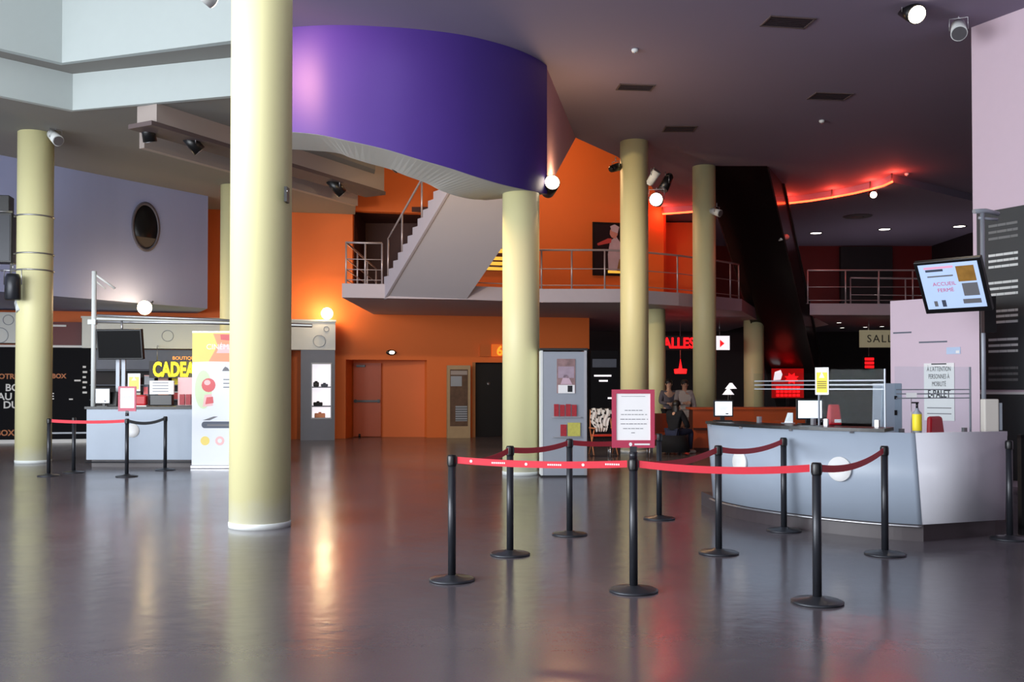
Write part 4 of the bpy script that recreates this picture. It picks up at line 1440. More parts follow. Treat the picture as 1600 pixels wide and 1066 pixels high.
# roll-up banner
pb0 = W(299.5, 730, 17.85); pb1 = W(384, 730, 17.85)
bw2 = pb1.x - pb0.x
t = T('rollup_banner', 'white rollup banner with yellow and red top, partly behind the nearest column', 'banner', (pb0.x + bw2 / 2, 17.85, 0))
BHt = W(340, 520, 17.85).z
bn = MB().box2((-bw2 / 2, -.004, .06), (bw2 / 2, .004, BHt))
Mb = UPF((0, -.0045, 0))
hw = bw2 / 2


def zy(py):
    return W(340, py, 17.85).z


def xx(px):
    return W(px, 600, 17.85).x - (pb0.x + bw2 / 2)


# printed header: yellow left, peach and red bands
bn.prism([(-hw, zy(566)), (hw, zy(563)), (hw, BHt), (-hw, BHt)], 0, .0008, mi=1, M=Mb)
bn.prism([(xx(326), zy(565)), (hw, zy(566)), (hw, BHt - .02), (xx(333), BHt - .02), (xx(340), zy(540))], .0008, .0014, mi=2, M=Mb)
bn.prism([(xx(345), zy(531)), (hw, zy(535)), (hw, zy(524)), (xx(344), zy(523))], .0014, .002, mi=3, M=Mb)
bn.prism([(xx(338), zy(552)), (hw, zy(552)), (hw, zy(540)), (xx(344), zy(538))], .0014, .002, mi=4, M=Mb)
bn.text('CINÉMA', .14, UPF((xx(322), -.0066, zy(546))), mi=7, depth=.001)
# drink / figure print
bn.prism([(xx(318) + .16 * math.cos(q), zy(609) + .36 * math.sin(q)) for q in [i * PI / 10 for i in range(20)]], .0001, .0008, mi=5, M=Mb)
bn.prism([(xx(326) + .13 * math.cos(q), zy(602) + .13 * math.sin(q)) for q in [i * PI / 8 for i in range(16)]], .0008, .0014, mi=3, M=Mb)
bn.prism([(xx(324) + .06 * math.cos(q), zy(598) + .05 * math.sin(q)) for q in [i * PI / 6 for i in range(12)]], .0014, .002, mi=4, M=Mb)
bn.prism([(xx(317), zy(636)), (xx(333), zy(634)), (xx(331), zy(616)), (xx(320), zy(617))], .0008, .0014, mi=4, M=Mb)
bn.prism([(xx(321), zy(632)), (xx(334), zy(630)), (xx(333), zy(620)), (xx(323), zy(621))], .0014, .002, mi=3, M=Mb)
bn.prism([(xx(317), zy(657)), (xx(334), zy(651)), (xx(341), zy(651)), (xx(328), zy(657))], .0008, .0014, mi=8, M=Mb)
for k in range(3):
    bn.box2((xx(349), zy(594 + 6 * k), .0), (xx(362), zy(592.5 + 6 * k), .001), mi=8, M=Mb)
bn.prism([(xx(347), zy(580)), (xx(359), zy(580)), (xx(356), zy(575)), (xx(352), zy(573)), (xx(349), zy(576))], .0, .001, mi=8, M=Mb)
pill = [(xx(320) + .055 * math.cos(q), zy(664) + .062 * math.sin(q)) for q in [PI / 2 + i * PI / 8 for i in range(9)]]
pill += [(xx(372) + .055 * math.cos(q), zy(664) + .062 * math.sin(q)) for q in [-PI / 2 + i * PI / 8 for i in range(9)]]
bn.prism(pill, 0, .001, mi=6, M=Mb)
bn.box2((xx(324), zy(666), .001), (xx(368), zy(663), .002), mi=8, M=Mb)
for cx_, mi_ in ((321, 1), (344, 4), (367, 1)):
    bn.prism([(xx(cx_) + .085 * math.cos(q), zy(689) + .085 * math.sin(q)) for q in [i * PI / 10 for i in range(20)]], 0, .001, mi=mi_, M=Mb)
bn.prism([(xx(344) + .04 * math.cos(q), zy(689) + .04 * math.sin(q)) for q in [i * PI / 10 for i in range(20)]], .001, .002, mi=0, M=Mb)
t.part('sheet', bn, [M_bannerw, M_bannery, M_bannero, M_bannerr, M_bannerp, M_cup, M_slate, M_bannerw, M_ink])
t.part('base', MB().box2((-hw - .01, -.06, .0), (hw + .01, .08, .06)), M_steel, bevel=.01)
t.part('top_bar', MB().box2((-hw, -.01, BHt), (hw, .01, BHt + .025)), M_steel)
t.part('pole', MB().cyl((0, .02, .06), (0, .02, BHt), .012), M_steel)

# ---- things on and along the orange back wall
LW0, LW1 = Vector((-17, YB(-17), 0)), Vector((4.8, YB(4.8), 0))
uw = (LW1 - LW0).normalized(); nw = Vector((uw.y, -uw.x, 0)); yaww = math.atan2(uw.y, uw.x)


def wallrect(px0, py0, px1, py1, off):
    A = LW0 + nw * off; B = LW1 + nw * off
    p0 = on_wall(px0, py0, A, B); p1 = on_wall(px1, py1, A, B)
    w_ = (Vector((p1.x, p1.y)) - Vector((p0.x, p0.y))).length
    return Vector((p0.x, p0.y, p1.z)), w_, p0.z - p1.z


# black graphic wall
p, w_, h_ = wallrect(-40, 542, 141, 688, .55)
t = T('graphic_wall_panel', 'big black wall graphic with white and orange lettering at the far left', 'wall graphic', (p.x, p.y, 0), yaww)
b = MB().box2((0, .01, .10), (w_, .12, p.z + h_))


def gx(px):
    q = on_wall(px, 600, LW0 + nw * .55, LW1 + nw * .55)
    return (Vector((q.x, q.y)) - Vector((p.x, p.y))).length


def gz(px, py):
    return on_wall(px, py, LW0 + nw * .55, LW1 + nw * .55).z


for s_, px, py, hh, mi_ in (('VOTRE FÊTE', -10, 592, 8, 2), ('BOX', 81, 591, 7, 2), ('BO', 8, 611, 11, 1), ('AU F', -4, 625, 11, 1), ('E', 77, 624, 10, 1), ('DU', 5, 638, 11, 1), ('BOX', -6, 681, 9, 2)):
    b.text(s_, hh * 26 / 1500 / .72, UPF((gx(px), .009, gz(px, py))), mi=mi_, depth=.004, bold=.006)
for k in range(6):
    b.box2((gx(129), .002, gz(129, 575 + k * 8)), (gx(134 + (k % 2) * 2), .009, gz(129, 572 + k * 8)), mi=1)
b.box2((gx(116), .002, gz(116, 596)), (gx(126), .009, gz(116, 593.5)), mi=1)
b.box2((gx(108), .002, gz(108, 625)), (gx(114), .009, gz(108, 623)), mi=1)
t.part('board', b, [M_blackm, M_print, mat('copper_print', (190, 110, 50), .5)])
t.part('skirting', MB().box2((0, .02, 0.0), (w_, .1, .10)), M_print)
t.part('top_trim', MB().box2((0, .0, p.z + h_), (w_, .12, p.z + h_ + .06)), M_print)
b = MB().box2((gx(82), -.02, gz(100, 678)), (gx(141), .008, gz(100, 675.5)))
t.part('low_rail', b, M_silver)


def ring(b, M, cx, cy, r, mi):
    pts = [(cx + r * math.cos(2 * PI * k / 20), cy + r * math.sin(2 * PI * k / 20), .006) for k in range(20)]
    b.tube([M @ Vector(q) for q in pts], .010, seg=5, mi=mi, closed=True)


def header(px0, px1, label, circles, y0=497, y1=547):
    p, w_, h_ = wallrect(px0, y0, px1, y1, .75)
    t = T('kiosk_header', label, 'fascia', (p.x, p.y, p.z), yaww)
    b = MB().box2((0, .01, 0), (w_, .60, h_))
    M = UPF((0, .009, 0))
    for px, py, r in circles:
        q = on_wall(px, py, LW0 + nw * .75, LW1 + nw * .75)
        ring(b, M, (Vector((q.x, q.y)) - Vector((p.x, p.y))).length, q.z - p.z, r, 1)
    t.part('fascia', b, [M_white, M_silver])
    t.part('cornice', MB().box2((-.02, -.03, h_), (w_ + .02, .62, h_ + .05)), M_white)
    return t


header(128, 524, 'white fascia band with thin ring motifs over the left kiosk', ((262, 525, .15), (499, 533, .17), (510, 514, .07), (150, 530, .1), (430, 525, .13)))
header(-60, 29, 'white fascia band with ring motifs cut by the left edge of the frame', ((13, 500, .13), (0, 524, .2)), y0=490, y1=536)
p, w_, h_ = wallrect(80, 503, 127, 541, .35)
t = T('red_infill_panel', 'dark red panel between the two white fascia bands', 'panel', tuple(p), yaww)
t.part('board', MB().box2((0, .0, 0), (w_, .2, h_)), M_maroon)
t.part('light_strip', MB().box2((.05, -.02, h_ * .80), (w_ * .5, -.001, h_ * .88)), M_print)
q = on_wall(112, 538, LW0 + nw * .3, LW1 + nw * .3)
t = T('round_sign', 'small white half round sign above the black wall graphic', 'sign', tuple(q), yaww)
t.part('disc', MB().lathe([(0, 0), (.22, 0), (.22, .02), (0, .02)], seg=28, M=UPF((0, 0, 0))), M_print)
t.part('stem', MB().box2((-.02, .001, -.15), (.02, .02, 0)), M_steel)
# gift shop back wall with the lit letters
p, w_, h_ = wallrect(142, 547, 452, 686, .45)
t = T('shop_back_panel', 'dark grey shop back panel under the white fascia', 'panel', (p.x, p.y, 0), yaww)
t.part('board', MB().box2((0, .0, .0), (w_, .25, p.z + h_ + .02)), M_panelgrey)
t.part('dark_shelf_unit', MB().box2((0, -.06, .0), (w_ * .8, -.002, 2.0)), M_dark)
for z in (.75, 1.15, 1.55, 1.95):
    t.part('shelf', MB().box2((0.05, -.36, z), (w_ * .8, -.062, z + .03)), M_slate)
p, w_, h_ = wallrect(239, 566, 330, 588, 1.1)
t = T('lit_lettering', 'glowing yellow sign lettering CADEAUX above the left counter', 'sign', tuple(p), yaww)
b = MB().box2((-.1, .03, -.05), (w_, .08, h_ + .03))
t.part('backing', b, M_black)
b = MB(); b.text('CADEAUX', h_ / .70, UPF((0, .0, .0)), depth=.03, bold=.02, spacing=1.02, xscale=.60)
t.part('letters', b, M_yellowlit)
b = MB(); b.text('BOUTIQUE', .13, UPF((.5, .0, h_ + .07)), depth=.02)
t.part('small_letters', b, M_orangelit)
b = MB()
for x in (.1, w_ - .2):
    b.tube([(x, .06, h_ + .03), (x, .06, h_ + .45)], .01, seg=6)
    b.tube([(x, .06, h_ + .45), (x, .33, h_ + .45)], .01, seg=6)
t.part('hanger', b, M_steel)
lamp('letter_glow', tuple(p + Vector((1, -.5, .2))), 14, (1, .85, .2), .3)
# goods on the shop shelves: boxes of mixed colours
gcol = [M_paper, M_bannerp, M_leafr, M_slate, M_yellow, M_silver, M_bannero]
names = ['white', 'pink', 'red', 'slate', 'yellow', 'silver', 'peach']
p, w_, h_ = wallrect(142, 547, 452, 686, .45)
gi_ = 0
for zi, z in enumerate((1.18, 1.58)):
    for k in range(6):
        x = w_ * .8 - .35 - k * .42 + .3
        ci = (k * 3 + zi * 2) % 7
        o = p + uw * (1.2 + k * .36)
        hh_ = .18 + .1 * ((k * 7 + zi * 3) % 3) / 2
        pp = Vector((o.x, o.y, z)) + nw * .2
        t = T('gift_box', 'small %s gift box, %s from the left on the %s shop shelf' % (names[ci], ('first', 'second', 'third', 'fourth', 'fifth', 'sixth')[k], ('lower', 'upper')[zi]),
              'gift box', tuple(pp), yaww, 'gift boxes on the shop shelves')
        t.part('box', MB().box2((-.13, -.08, 0), (.13, .08, hh_)), gcol[ci])
        t.part('lid', MB().box2((-.135, -.085, hh_), (.135, .085, hh_ + .03)), gcol[(ci + 3) % 7])

# grey cabinet with lit window
p, w_, h_ = wallrect(470, 547, 523, 686, .72)
t = T('display_cabinet', 'tall blue grey cabinet with a lit shelf window on the orange wall', 'cabinet', (p.x, p.y, 0), yaww)
H2 = p.z + h_
px_ = lambda a: (a - 470) / 53 * w_
zz_ = lambda y: on_wall(500, y, LW0 + nw * .72, LW1 + nw * .72).z
b = MB()
b.box2((0, 0, 0), (px_(486), .6, H2)); b.box2((px_(518), 0, 0), (w_, .6, H2))
b.box2((px_(486), 0, 0), (px_(518), .6, zz_(655))); b.box2((px_(486), 0, zz_(567)), (px_(518), .6, H2)); b.box2((px_(486), .5, zz_(655)), (px_(518), .6, zz_(567)))
t.part('carcass', b, M_panelgrey)
b = MB().box2((px_(486), .45, zz_(655)), (px_(518), .49, zz_(567)))
t.part('lit_back', b, M_whitelit)
for y in (606, 636):
    sh_ = t.part('shelf', MB().box2((px_(486) + .01, .06, zz_(y)), (px_(518) - .01, .44, zz_(y) + .03)), M_slate)
t.part('window_frame', MB().box2((px_(486), -.015, zz_(655)), (px_(518), .0, zz_(655) + .04)).box2((px_(486), -.015, zz_(567) - .04), (px_(518), .0, zz_(567)))
       .box2((px_(486), -.015, zz_(655) + .04), (px_(486) + .03, .0, zz_(567) - .04)).box2((px_(518) - .03, -.015, zz_(655) + .04), (px_(518), .0, zz_(567) - .04)), M_silver)
for k, (x, y, w2, h2, m_, lb) in enumerate(((494, 606, .16, .13, M_black, 'black camera shaped item on the upper shelf of the lit cabinet'), (507, 606, .2, .08, M_slate, 'grey flat item on the upper shelf of the lit cabinet'),
                                (497, 636, .26, .10, M_inkd, 'dark long item on the lower shelf of the lit cabinet'), (500, 655, .3, .16, M_bannero, 'peach coloured item at the bottom of the lit cabinet'))):
    o = Vector((p.x, p.y, 0)) + uw * px_(x) - nw * .25
    tt = T('display_item', lb, 'display item', (o.x, o.y, zz_(y) + (.031 if y < 650 else .002)), yaww)
    tt.part('body', MB().box2((-w2 / 2, -.06, 0), (w2 / 2, .06, h2)), m_, bevel=.02)
    tt.part('cap', MB().lathe([(.04, h2), (.04, h2 + .03), (0, h2 + .03)], seg=16), m_)

# exit door in the recess
a = Vector((DX0 + .08, YB(DX0) + .93, 0)); bq = Vector((DX1 - .1, YB(DX1) + .35, 0))
ud = (bq - a).normalized()
t = T('door_2', 'x', 'x', tuple(a), math.atan2(ud.y, ud.x))
del t.o['label'], t.o['category']; t.o['kind'] = 'structure'
t.part('leaf', MB().box2((0, -.05, .02), (.84, .0, 2.24)), M_dkorange)
hb = t.part('push_bar', MB().box2((.02, -.12, 1.06), (.82, -.08, 1.12)).box2((.04, -.09, 1.04), (.1, -.05, 1.14)).box2((.74, -.09, 1.04), (.8, -.05, 1.14)), M_black)
t.part('door_closer', MB().box2((.1, -.1, 2.12), (.36, -.05, 2.18)), M_black)
t.part('floor_stop', MB().cyl((.2, -.1, 0), (.2, -.1, .1), .03), M_black)
t = T('exit_light', 'small oval exit light with a dark rim above the orange doors', 'light', tuple(on_wall(611, 551, LW0, LW1) + nw * .005), yaww)
t.part('rim', MB().lathe([(0, 0), (.15, 0), (.14, .06), (0, .06)], seg=24, M=UPF((0, 0, 0)) @ Matrix.Diagonal((1, .55, 1, 1))), M_black)
t.part('lens', MB().lathe([(0, .061), (.08, .061), (.07, .075), (0, .078)], seg=20, M=UPF((.02, 0, 0)) @ Matrix.Diagonal((1, .6, 1, 1))), M_spotlit)
# framed totem with faded posters
p, w_, h_ = wallrect(699, 571, 735, 681, .35)
t = T('poster_totem', 'blurred beige poster totem left of the dark doorway', 'totem', (p.x, p.y, 0), yaww)
HT = p.z + h_
t.part('frame', MB().box2((0, 0, 0), (w_, .16, HT)), mat('totem_beige', (176, 150, 116), .6, var=.1))
b = MB().box2((.08, -.012, .35), (w_ - .08, -.001, HT - .12))
b.box2((.1, -.016, HT - .62), (w_ * .62, -.012, HT - .32), mi=1)
b.box2((.1, -.016, HT - .28), (w_ - .1, -.012, HT - .16), mi=2)
b.box2((w_ * .35, -.016, .50), (w_ - .1, -.012, .95), mi=1)
for k in range(6):
    b.box2((w_ * .35, -.018, .53 + .07 * k), (w_ - .1, -.016, .55 + .07 * k), mi=3)
t.part('poster_face', b, [mat('totem_print', (92, 66, 50), .5, var=.6, scale=6), M_silver, M_beige, M_inkd])
# doorway frame and black door
pd0 = Vector((-1.15, YB(-1.15), 0))
t = T('door_1', 'x', 'x', tuple(pd0), yaww)
del t.o['label'], t.o['category']; t.o['kind'] = 'structure'
t.part('jamb', MB().box2((-.05, -.03, 0), (.04, .33, 2.26)), mat('jamb_ochre', (170, 110, 60), .5))
t.part('jamb', MB().box2((1.33, -.03, 0), (1.42, .33, 2.26)), mat('jamb_ochre', (170, 110, 60), .5))
t.part('door_leaf', MB().box2((.05, .28, .01), (1.32, .32, 2.24)), M_black)
t.part('round_light', MB().lathe([(0, 0), (.05, 0), (.05, .02), (0, .02)], seg=14, M=UPF((.5, .278, 1.62))), M_steel)  # small round light in the doorway, made as an unlit steel disc
p, w_, h_ = wallrect(750, 538, 782, 557, .12)
t = T('room_sign', 'small orange room sign with a lit end beside the yellow column', 'sign', tuple(p), yaww)
t.part('plate', MB().box2((0, 0, 0), (w_ * .55, .10, h_)), M_orange)
b = MB().box2((w_ * .58, -.02, 0), (w_ + .3, .1, h_)); t.part('lit_plate', b, mat('lit_orange_plate', (230, 110, 40), .5, emit=(240, 110, 30), es=.5))
b = MB(); b.text('6', h_ * 1.1, UPF((w_ * .80, -.021, h_ * .1)), depth=.004, bold=.01); t.part('number', b, M_orangelit)
# picture on the upper orange wall
p, w_, h_ = wallrect(925.5, 347, 985, 432, .02)
t = T('framed_picture', 'large dark framed picture of a pale figure raising an arm, on the upper orange wall', 'picture', tuple(p), yaww)
t.part('frame', MB().box2((0, -.04, 0), (.05, .0, h_)).box2((w_ - .05, -.04, 0), (w_, .0, h_)).box2((.05, -.04, 0), (w_ - .05, .0, .05)).box2((.05, -.04, h_ - .05), (w_ - .05, .0, h_)), M_black)
b = MB().box2((.05, -.02, .05), (w_ - .05, .0, h_ - .05))
M = UPF((0, -.021, 0))
def blob(pts, mi, z=.0):
    b.prism([(x * w_, y * h_) for x, y in pts], z, z + .002, mi=mi, M=M)
blob([(.42, .05), (.78, .05), (.80, .3), (.74, .62), (.62, .74), (.46, .66), (.40, .4)], 1)
blob([(.50, .72), (.60, .70), (.66, .78), (.64, .88), (.54, .92), (.46, .86), (.45, .78)], 2, .002)
blob([(.50, .84), (.66, .80), (.70, .92), (.58, .97), (.46, .93)], 1, .004)
blob([(.12, .60), (.14, .56), (.48, .62), (.50, .70), (.40, .70)], 3, .003)
blob([(.62, .05), (.95, .05), (.95, .3), (.7, .32)], 4, .002)
blob([(.40, .05), (.9, .05), (.9, .09), (.40, .10)], 5, .005)
t.part('print', b, [mat('picture_night', (30, 18, 26), .4, var=.4), mat('picture_pale', (196, 186, 204), .4, var=.2, scale=3), mat('picture_skin', (206, 150, 140), .4), mat('picture_red', (196, 80, 80), .4),
                    mat('picture_ochre', (150, 120, 70), .4, var=.3), M_gold])
p, w_, h_ = wallrect(752, 366, 800, 424, .05)
t = T('golden_lightbox', 'golden lit display between the stair and the yellow column on the upper level', 'lightbox', tuple(p), yaww)
b = MB().box2((0, -.05, 0), (w_, .0, h_)); t.part('back_board', b, M_brown)
for k, (x0, x1, y0, y1) in enumerate(((.04, .9, 0.0, .10), (.08, .95, .14, .24), (.14, .95, .28, .38), (.30, .95, .48, .58))):
    t.part('gold_bar', MB().box2((x0 * w_, -.09, y0 * h_ + .01), (x1 * w_, -.05, y1 * h_)), M_gold)
t.part('gold_dome', MB().lathe([(0, .05), (.26, .05), (.22, .09), (0, .1)], seg=24, M=UPF((w_ * .68, 0, h_ * .80))), M_gold)

# silver leaflet tower
Pt = W(881.5, 700, 16.05)
t = T('leaflet_tower', 'silver grey leaflet tower standing beside the yellow column', 'display tower', (Pt.x, 16.1, 0), 0.05)
t.part('body', MB().box2((-.37, 0, .03), (.37, .34, 2.10)), M_silver)
t.part('edge_trim', MB().box2((-.39, -.008, .03), (-.355, .35, 2.12)), M_white)
t.part('edge_trim', MB().box2((.34, -.008, .03), (.385, .35, 2.12)), M_steel)
t.part('plinth', MB().box2((-.38, .0, 0), (.38, .34, .03)), M_black)
t.part('top_cap', MB().box2((-.40, -.01, 2.12), (.40, .36, 2.16)), M_black)


def ty(py):
    return 1.5 - (py - 605) * 16.05 / 1500


b = MB().box2((-.12, -.012, ty(614)), (.19, -.001, ty(560)))
b.box2((-.10, -.016, ty(590)), (.17, -.012, ty(572)), mi=1); b.prism([(-.06, 0), (.14, 0), (.06, .16), (0, .16)], 0, .003, mi=2, M=UPF((.0, -.013, ty(600))))
b.box2((-.10, -.018, ty(614)), (.18, -.014, ty(601)), mi=3); b.box2((.06, -.021, ty(612)), (.14, -.018, ty(602)), mi=4)
t.part('poster', b, [M_posterm, M_posterl, mat('poster_pink', (206, 176, 190), .4, var=.2), M_paper, M_inkd])
t.part('leaflet_shelf', MB().box2((-.20, -.06, ty(652)), (.28, -.001, ty(651))), M_steel)
t.part('leaflet_shelf', MB().box2((-.20, -.06, ty(683)), (.28, -.001, ty(682))), M_steel)
for k in range(4):
    x = -.17 + k * .10
    t.part('leaflet', MB().box2((x, -.03, ty(650)), (x + .08, -.012, ty(631 + (k % 2)))), M_leafr)
t.part('leaflet', MB().box2((-.06, -.03, ty(681)), (.04, -.012, ty(663))), M_leafr)
t.part('leaflet', MB().box2((.06, -.03, ty(681)), (.27, -.012, ty(660))), M_leafy, label='yellow green booklet')

# ================================================================== LOBBY UNDER THE GALLERY
def hang_sign(px0, py0, px1, py1, Y, name, label, cat, mats, z_top=SLB):
    p0 = W(px0, py0, Y); p1 = W(px1, py1, Y)
    t = T(name, label, cat, (p0.x, Y, p1.z))
    return t, p1.x - p0.x, p0.z - p1.z


t, w_, h_ = hang_sign(1024, 525, 1140, 547, 29.6, 'hanging_sign', 'dark hanging sign with red lit letters SALLES under the gallery', 'sign', None)
t.part('board', MB().box2((0, 0, 0), (w_, .08, h_)), M_dark)
b = MB(); b.text('SALLES', h_ * 1.02, UPF((.06, -.005, h_ * .15)), depth=.02, bold=.012, spacing=.98, xscale=.86)
t.part('letters', b, M_neonred)
b = MB().box2((w_ * .82, -.012, 0), (w_, -.001, h_))
b.prism([(.02, .1), (.16, .22), (.02, .34)], 0, .003, mi=1, M=UPF((w_ * .86, -.013, -.02)))
t.part('arrow_panel', b, [M_whitelit, M_neonred])
t.part('hanger', MB().cyl((.3, .04, h_), (.3, .04, SLB - t.o.location.z), .012, seg=8), M_steel)
t.part('hanger', MB().cyl((w_ - .3, .04, h_), (w_ - .3, .04, SLB - t.o.location.z), .012, seg=8), M_steel)
t, w_, h_ = hang_sign(1053, 561, 1073, 584, 30.4, 'arrow_sign', 'red glowing arrow sign below the hanging letters', 'sign', None)
b = MB().prism([(.02, .0), (w_ - .02, 0), (w_, .14), (w_ * .62, .16), (w_ * .5, h_), (w_ * .38, .16), (0, .14)], 0, .04, M=UPF((0, 0, 0)))
t.part('arrow', b, M_neonred)
t.part('rod', MB().cyl((w_ / 2, -.0, h_), (w_ / 2, -.0, SLB - t.o.location.z), .01, seg=8), M_steel)
lamp('arrow_glow', (t.o.location.x + .2, 29.9, t.o.location.z), 14, (1, .08, .05), .2)
t, w_, h_ = hang_sign(1206, 576, 1256, 622, 33.0, 'lit_menu_panel', 'red lit menu panel seen through the glass screen', 'sign', None)
b = MB().box2((0, 0, 0), (w_, .06, h_))
b.prism([(w_ * .62 + .26 * math.cos(q) * (1 if i % 2 else .55), h_ * .66 + .2 * math.sin(q) * (1 if i % 2 else .55)) for i, q in enumerate([k * PI / 8 for k in range(16)])], 0, .006, mi=1, M=UPF((0, -.001, 0)))
b.prism([(.05, h_ * .6), (.3, h_ * .62), (.36, h_ * .8), (.3, h_ * .95), (.1, h_ * .88)], 0, .006, mi=2, M=UPF((0, -.001, 0)))
for k in range(3):
    for j in range(6):
        b.box2((.15 + j * .14, -.007, .05 + .13 * k), (.25 + j * .14, -.001, .13 + .13 * k), mi=1)
t.part('board', b, [M_redglow, M_neonred, M_whitelit])
t.part('stand', MB().box2((w_ * .45, .01, -t.o.location.z), (w_ * .55, .05, 0)), M_black)
lamp('menu_glow', (t.o.location.x + .5, 32.4, t.o.location.z + .4), 3, (1, .06, .04), .3)
t, w_, h_ = hang_sign(1349, 557, 1367, 577, 34.0, 'lit_number_sign', 'small orange red lit sign in the dark under the right gallery', 'sign', None)
b = MB().box2((0, 0, 0), (w_, .06, h_)); t.part('housing', b, M_black)
for k in range(3):
    t.part('lit_bar', MB().box2((.05, -.02, .04 + k * h_ * .3), (w_ - .04, -.001, .04 + k * h_ * .3 + h_ * .2)), M_neonred)
t.part('rod', MB().cyl((w_ / 2, .03, h_), (w_ / 2, .03, SLB - t.o.location.z), .01, seg=8), M_steel)
t, w_, h_ = hang_sign(1343.5, 516, 1420, 543, 30.5, 'hanging_sign', 'cream hanging sign with dark letters SALLE behind the lilac box', 'sign', None)
t.part('board', MB().box2((0, 0, 0), (w_, .06, h_)), M_cream)
b = MB(); b.text('SALLES', h_ * .62, UPF((.22, -.003, h_ * .30)), depth=.004, spacing=1.2); t.part('letters', b, M_inkd)
t.part('hanger', MB().cyl((.3, .03, h_), (.3, .03, SLB - t.o.location.z), .012, seg=8), M_steel)
t.part('hanger', MB().cyl((w_ - .2, .03, h_), (w_ - .2, .03, SLB - t.o.location.z), .012, seg=8), M_steel)
for px, py, lb in ((1311, 504, 'left upper'), (1316, 512, 'left lower'), (1352, 511, 'middle'), (1378, 510, 'right')):
    P = G(px, py, SLB)
    t = T('downlight', 'tiny white downlight under the right gallery, the %s one' % lb, 'ceiling light', (P.x, P.y, SLB), group='small downlights under the right gallery')
    t.part('trim_ring', MB().lathe([(.09, 0), (.11, -.01), (.085, -.014), (.08, -.004)], seg=16), M_black)
    t.part('lens', MB().lathe([(0, -.003), (.078, -.003), (.078, -.01), (0, -.012)], seg=16), M_downlit)
    lamp('downlight_beam', (P.x, P.y, SLB - .1), 20, (1, .9, .8), .05, 'SPOT', (P.x, P.y, 0), 100)

# vending cabinet in the dark
p0 = W(923, 548, 28.6); p1 = W(966, 700, 28.6)
t = T('vending_cabinet', 'black vending cabinet with thin white light strips right of the silver tower', 'cabinet', (p0.x, 28.6, 0))
wv_ = p1.x - p0.x
t.part('body', MB().box2((0, 0, 0), (wv_, .7, p0.z)), M_blackm)
for (a0, a1, y) in ((.12, .75, 587), (.3, .62, 595), (.62, .85, 622)):
    z = W(940, y, 28.6).z
    t.part('light_strip', MB().box2((a0 * wv_, -.02, z - .03), (a1 * wv_, -.001, z + .02)), M_whitelit)
t.part('header', MB().box2((.05, -.02, p0.z - .5), (wv_ - .05, -.001, p0.z - .25)), M_slate)

# snack bar and stools
p0 = W(1083, 640, 22.6); p1 = W(1258, 640, 22.6)
t = T('snack_bar', 'orange brown snack bar counter behind the big grey counter', 'bar', (p0.x, 22.6, 0))
wq = p1.x - p0.x
t.part('front', MB().box2((0, 0, .08), (wq, .05, .98)), M_orangefur)
t.part('top', MB().box2((-.05, -.06, .98), (wq + .05, .7, 1.03)), M_orangefur)
t.part('ledge', MB().box2((0, -.10, .50), (wq, -.001, .55)), M_brown)
t.part('body', MB().box2((.02, .051, .0), (wq - .02, .65, .975)), M_brown)
for px, lb in ((1138, 'left'), (1146, 'right')):
    P = W(px, 630, 22.9)
    yy = 22.9 if lb == 'left' else 23.15
    t = T('table_lamp', 'small lamp with a white cone shade on the snack bar, %s one' % lb, 'lamp', (P.x, yy, 1.03), group='cone shade lamps on the snack bar')
    t.part('stem', MB().cyl((0, 0, 0.0), (0, 0, .36 if lb == 'left' else .5), .015).lathe([(.07, 0), (.07, .02), (0, .02)], seg=16), M_black)
    zt_ = .36 if lb == 'left' else .5
    t.part('shade', MB().cyl((0, 0, zt_ - .06), (0, 0, zt_ + .08), .14, .03, seg=20), M_whitelit)
p0 = W(1014, 655, 22.7)
t = T('orange_bench', 'boxy orange bench half hidden behind the red framed notice', 'bench', (p0.x, 22.6, 0))
t.part('back', MB().box2((0, .35, .1), (.75, .45, .88)), M_orangefur, bevel=.02)
t.part('seat', MB().box2((0, 0, .30), (.75, .35, .44)), M_orangefur, bevel=.02)
for x in (.04, .68):
    t.part('leg', MB().box2((x, .03, 0), (x + .04, .07, .30)), M_steel)
    t.part('leg', MB().box2((x, .38, 0), (x + .04, .42, .10)), M_steel)

# low red bench and the folding chair with a black and white cloth
p0 = W(906, 700, 20.6); p1 = W(1018, 700, 20.6)
t = T('low_red_bench', 'low red topped bench on chrome legs under the folding chair area', 'bench', (p0.x, 20.5, 0))
wq = p1.x - p0.x
t.part('top', MB().box2((0, 0, .24), (wq, .45, .32)), M_redcl, bevel=.02)
for x in (.03, wq * .42, wq - .05):
    for y in (.03, .40):
        t.part('leg', MB().cyl((x, y, 0), (x, y, .24), .014, seg=10), M_steel)
Pc = W(943, 700, 21.3)
t = T('folding_chair', 'wooden folding chair with a red seat left of the framed notice', 'chair', (Pc.x, 21.35, 0), .15)
for s_ in (-1, 1):
    t.part('leg', MB().tube([(s_ * .27, -.24, .015), (s_ * .25, .20, .56)], .016, seg=8), M_wood)
    t.part('leg', MB().tube([(s_ * .27, .22, .015), (s_ * .25, -.18, .56)], .016, seg=8), M_wood)
    t.part('back_post', MB().tube([(s_ * .25, .20, .56), (s_ * .22, .30, 1.0)], .016, seg=8), M_wood)
    t.part('armrest', MB().box((s_ * .25, .0, .60), (.05, .46, .025)), M_wood)
t.part('seat', MB().box((0, 0, .44), (.50, .42, .03)), M_redcl)
t.part('top_bar', MB().tube([(-.22, .30, 1.0), (.22, .30, 1.0)], .014, seg=8), M_wood)
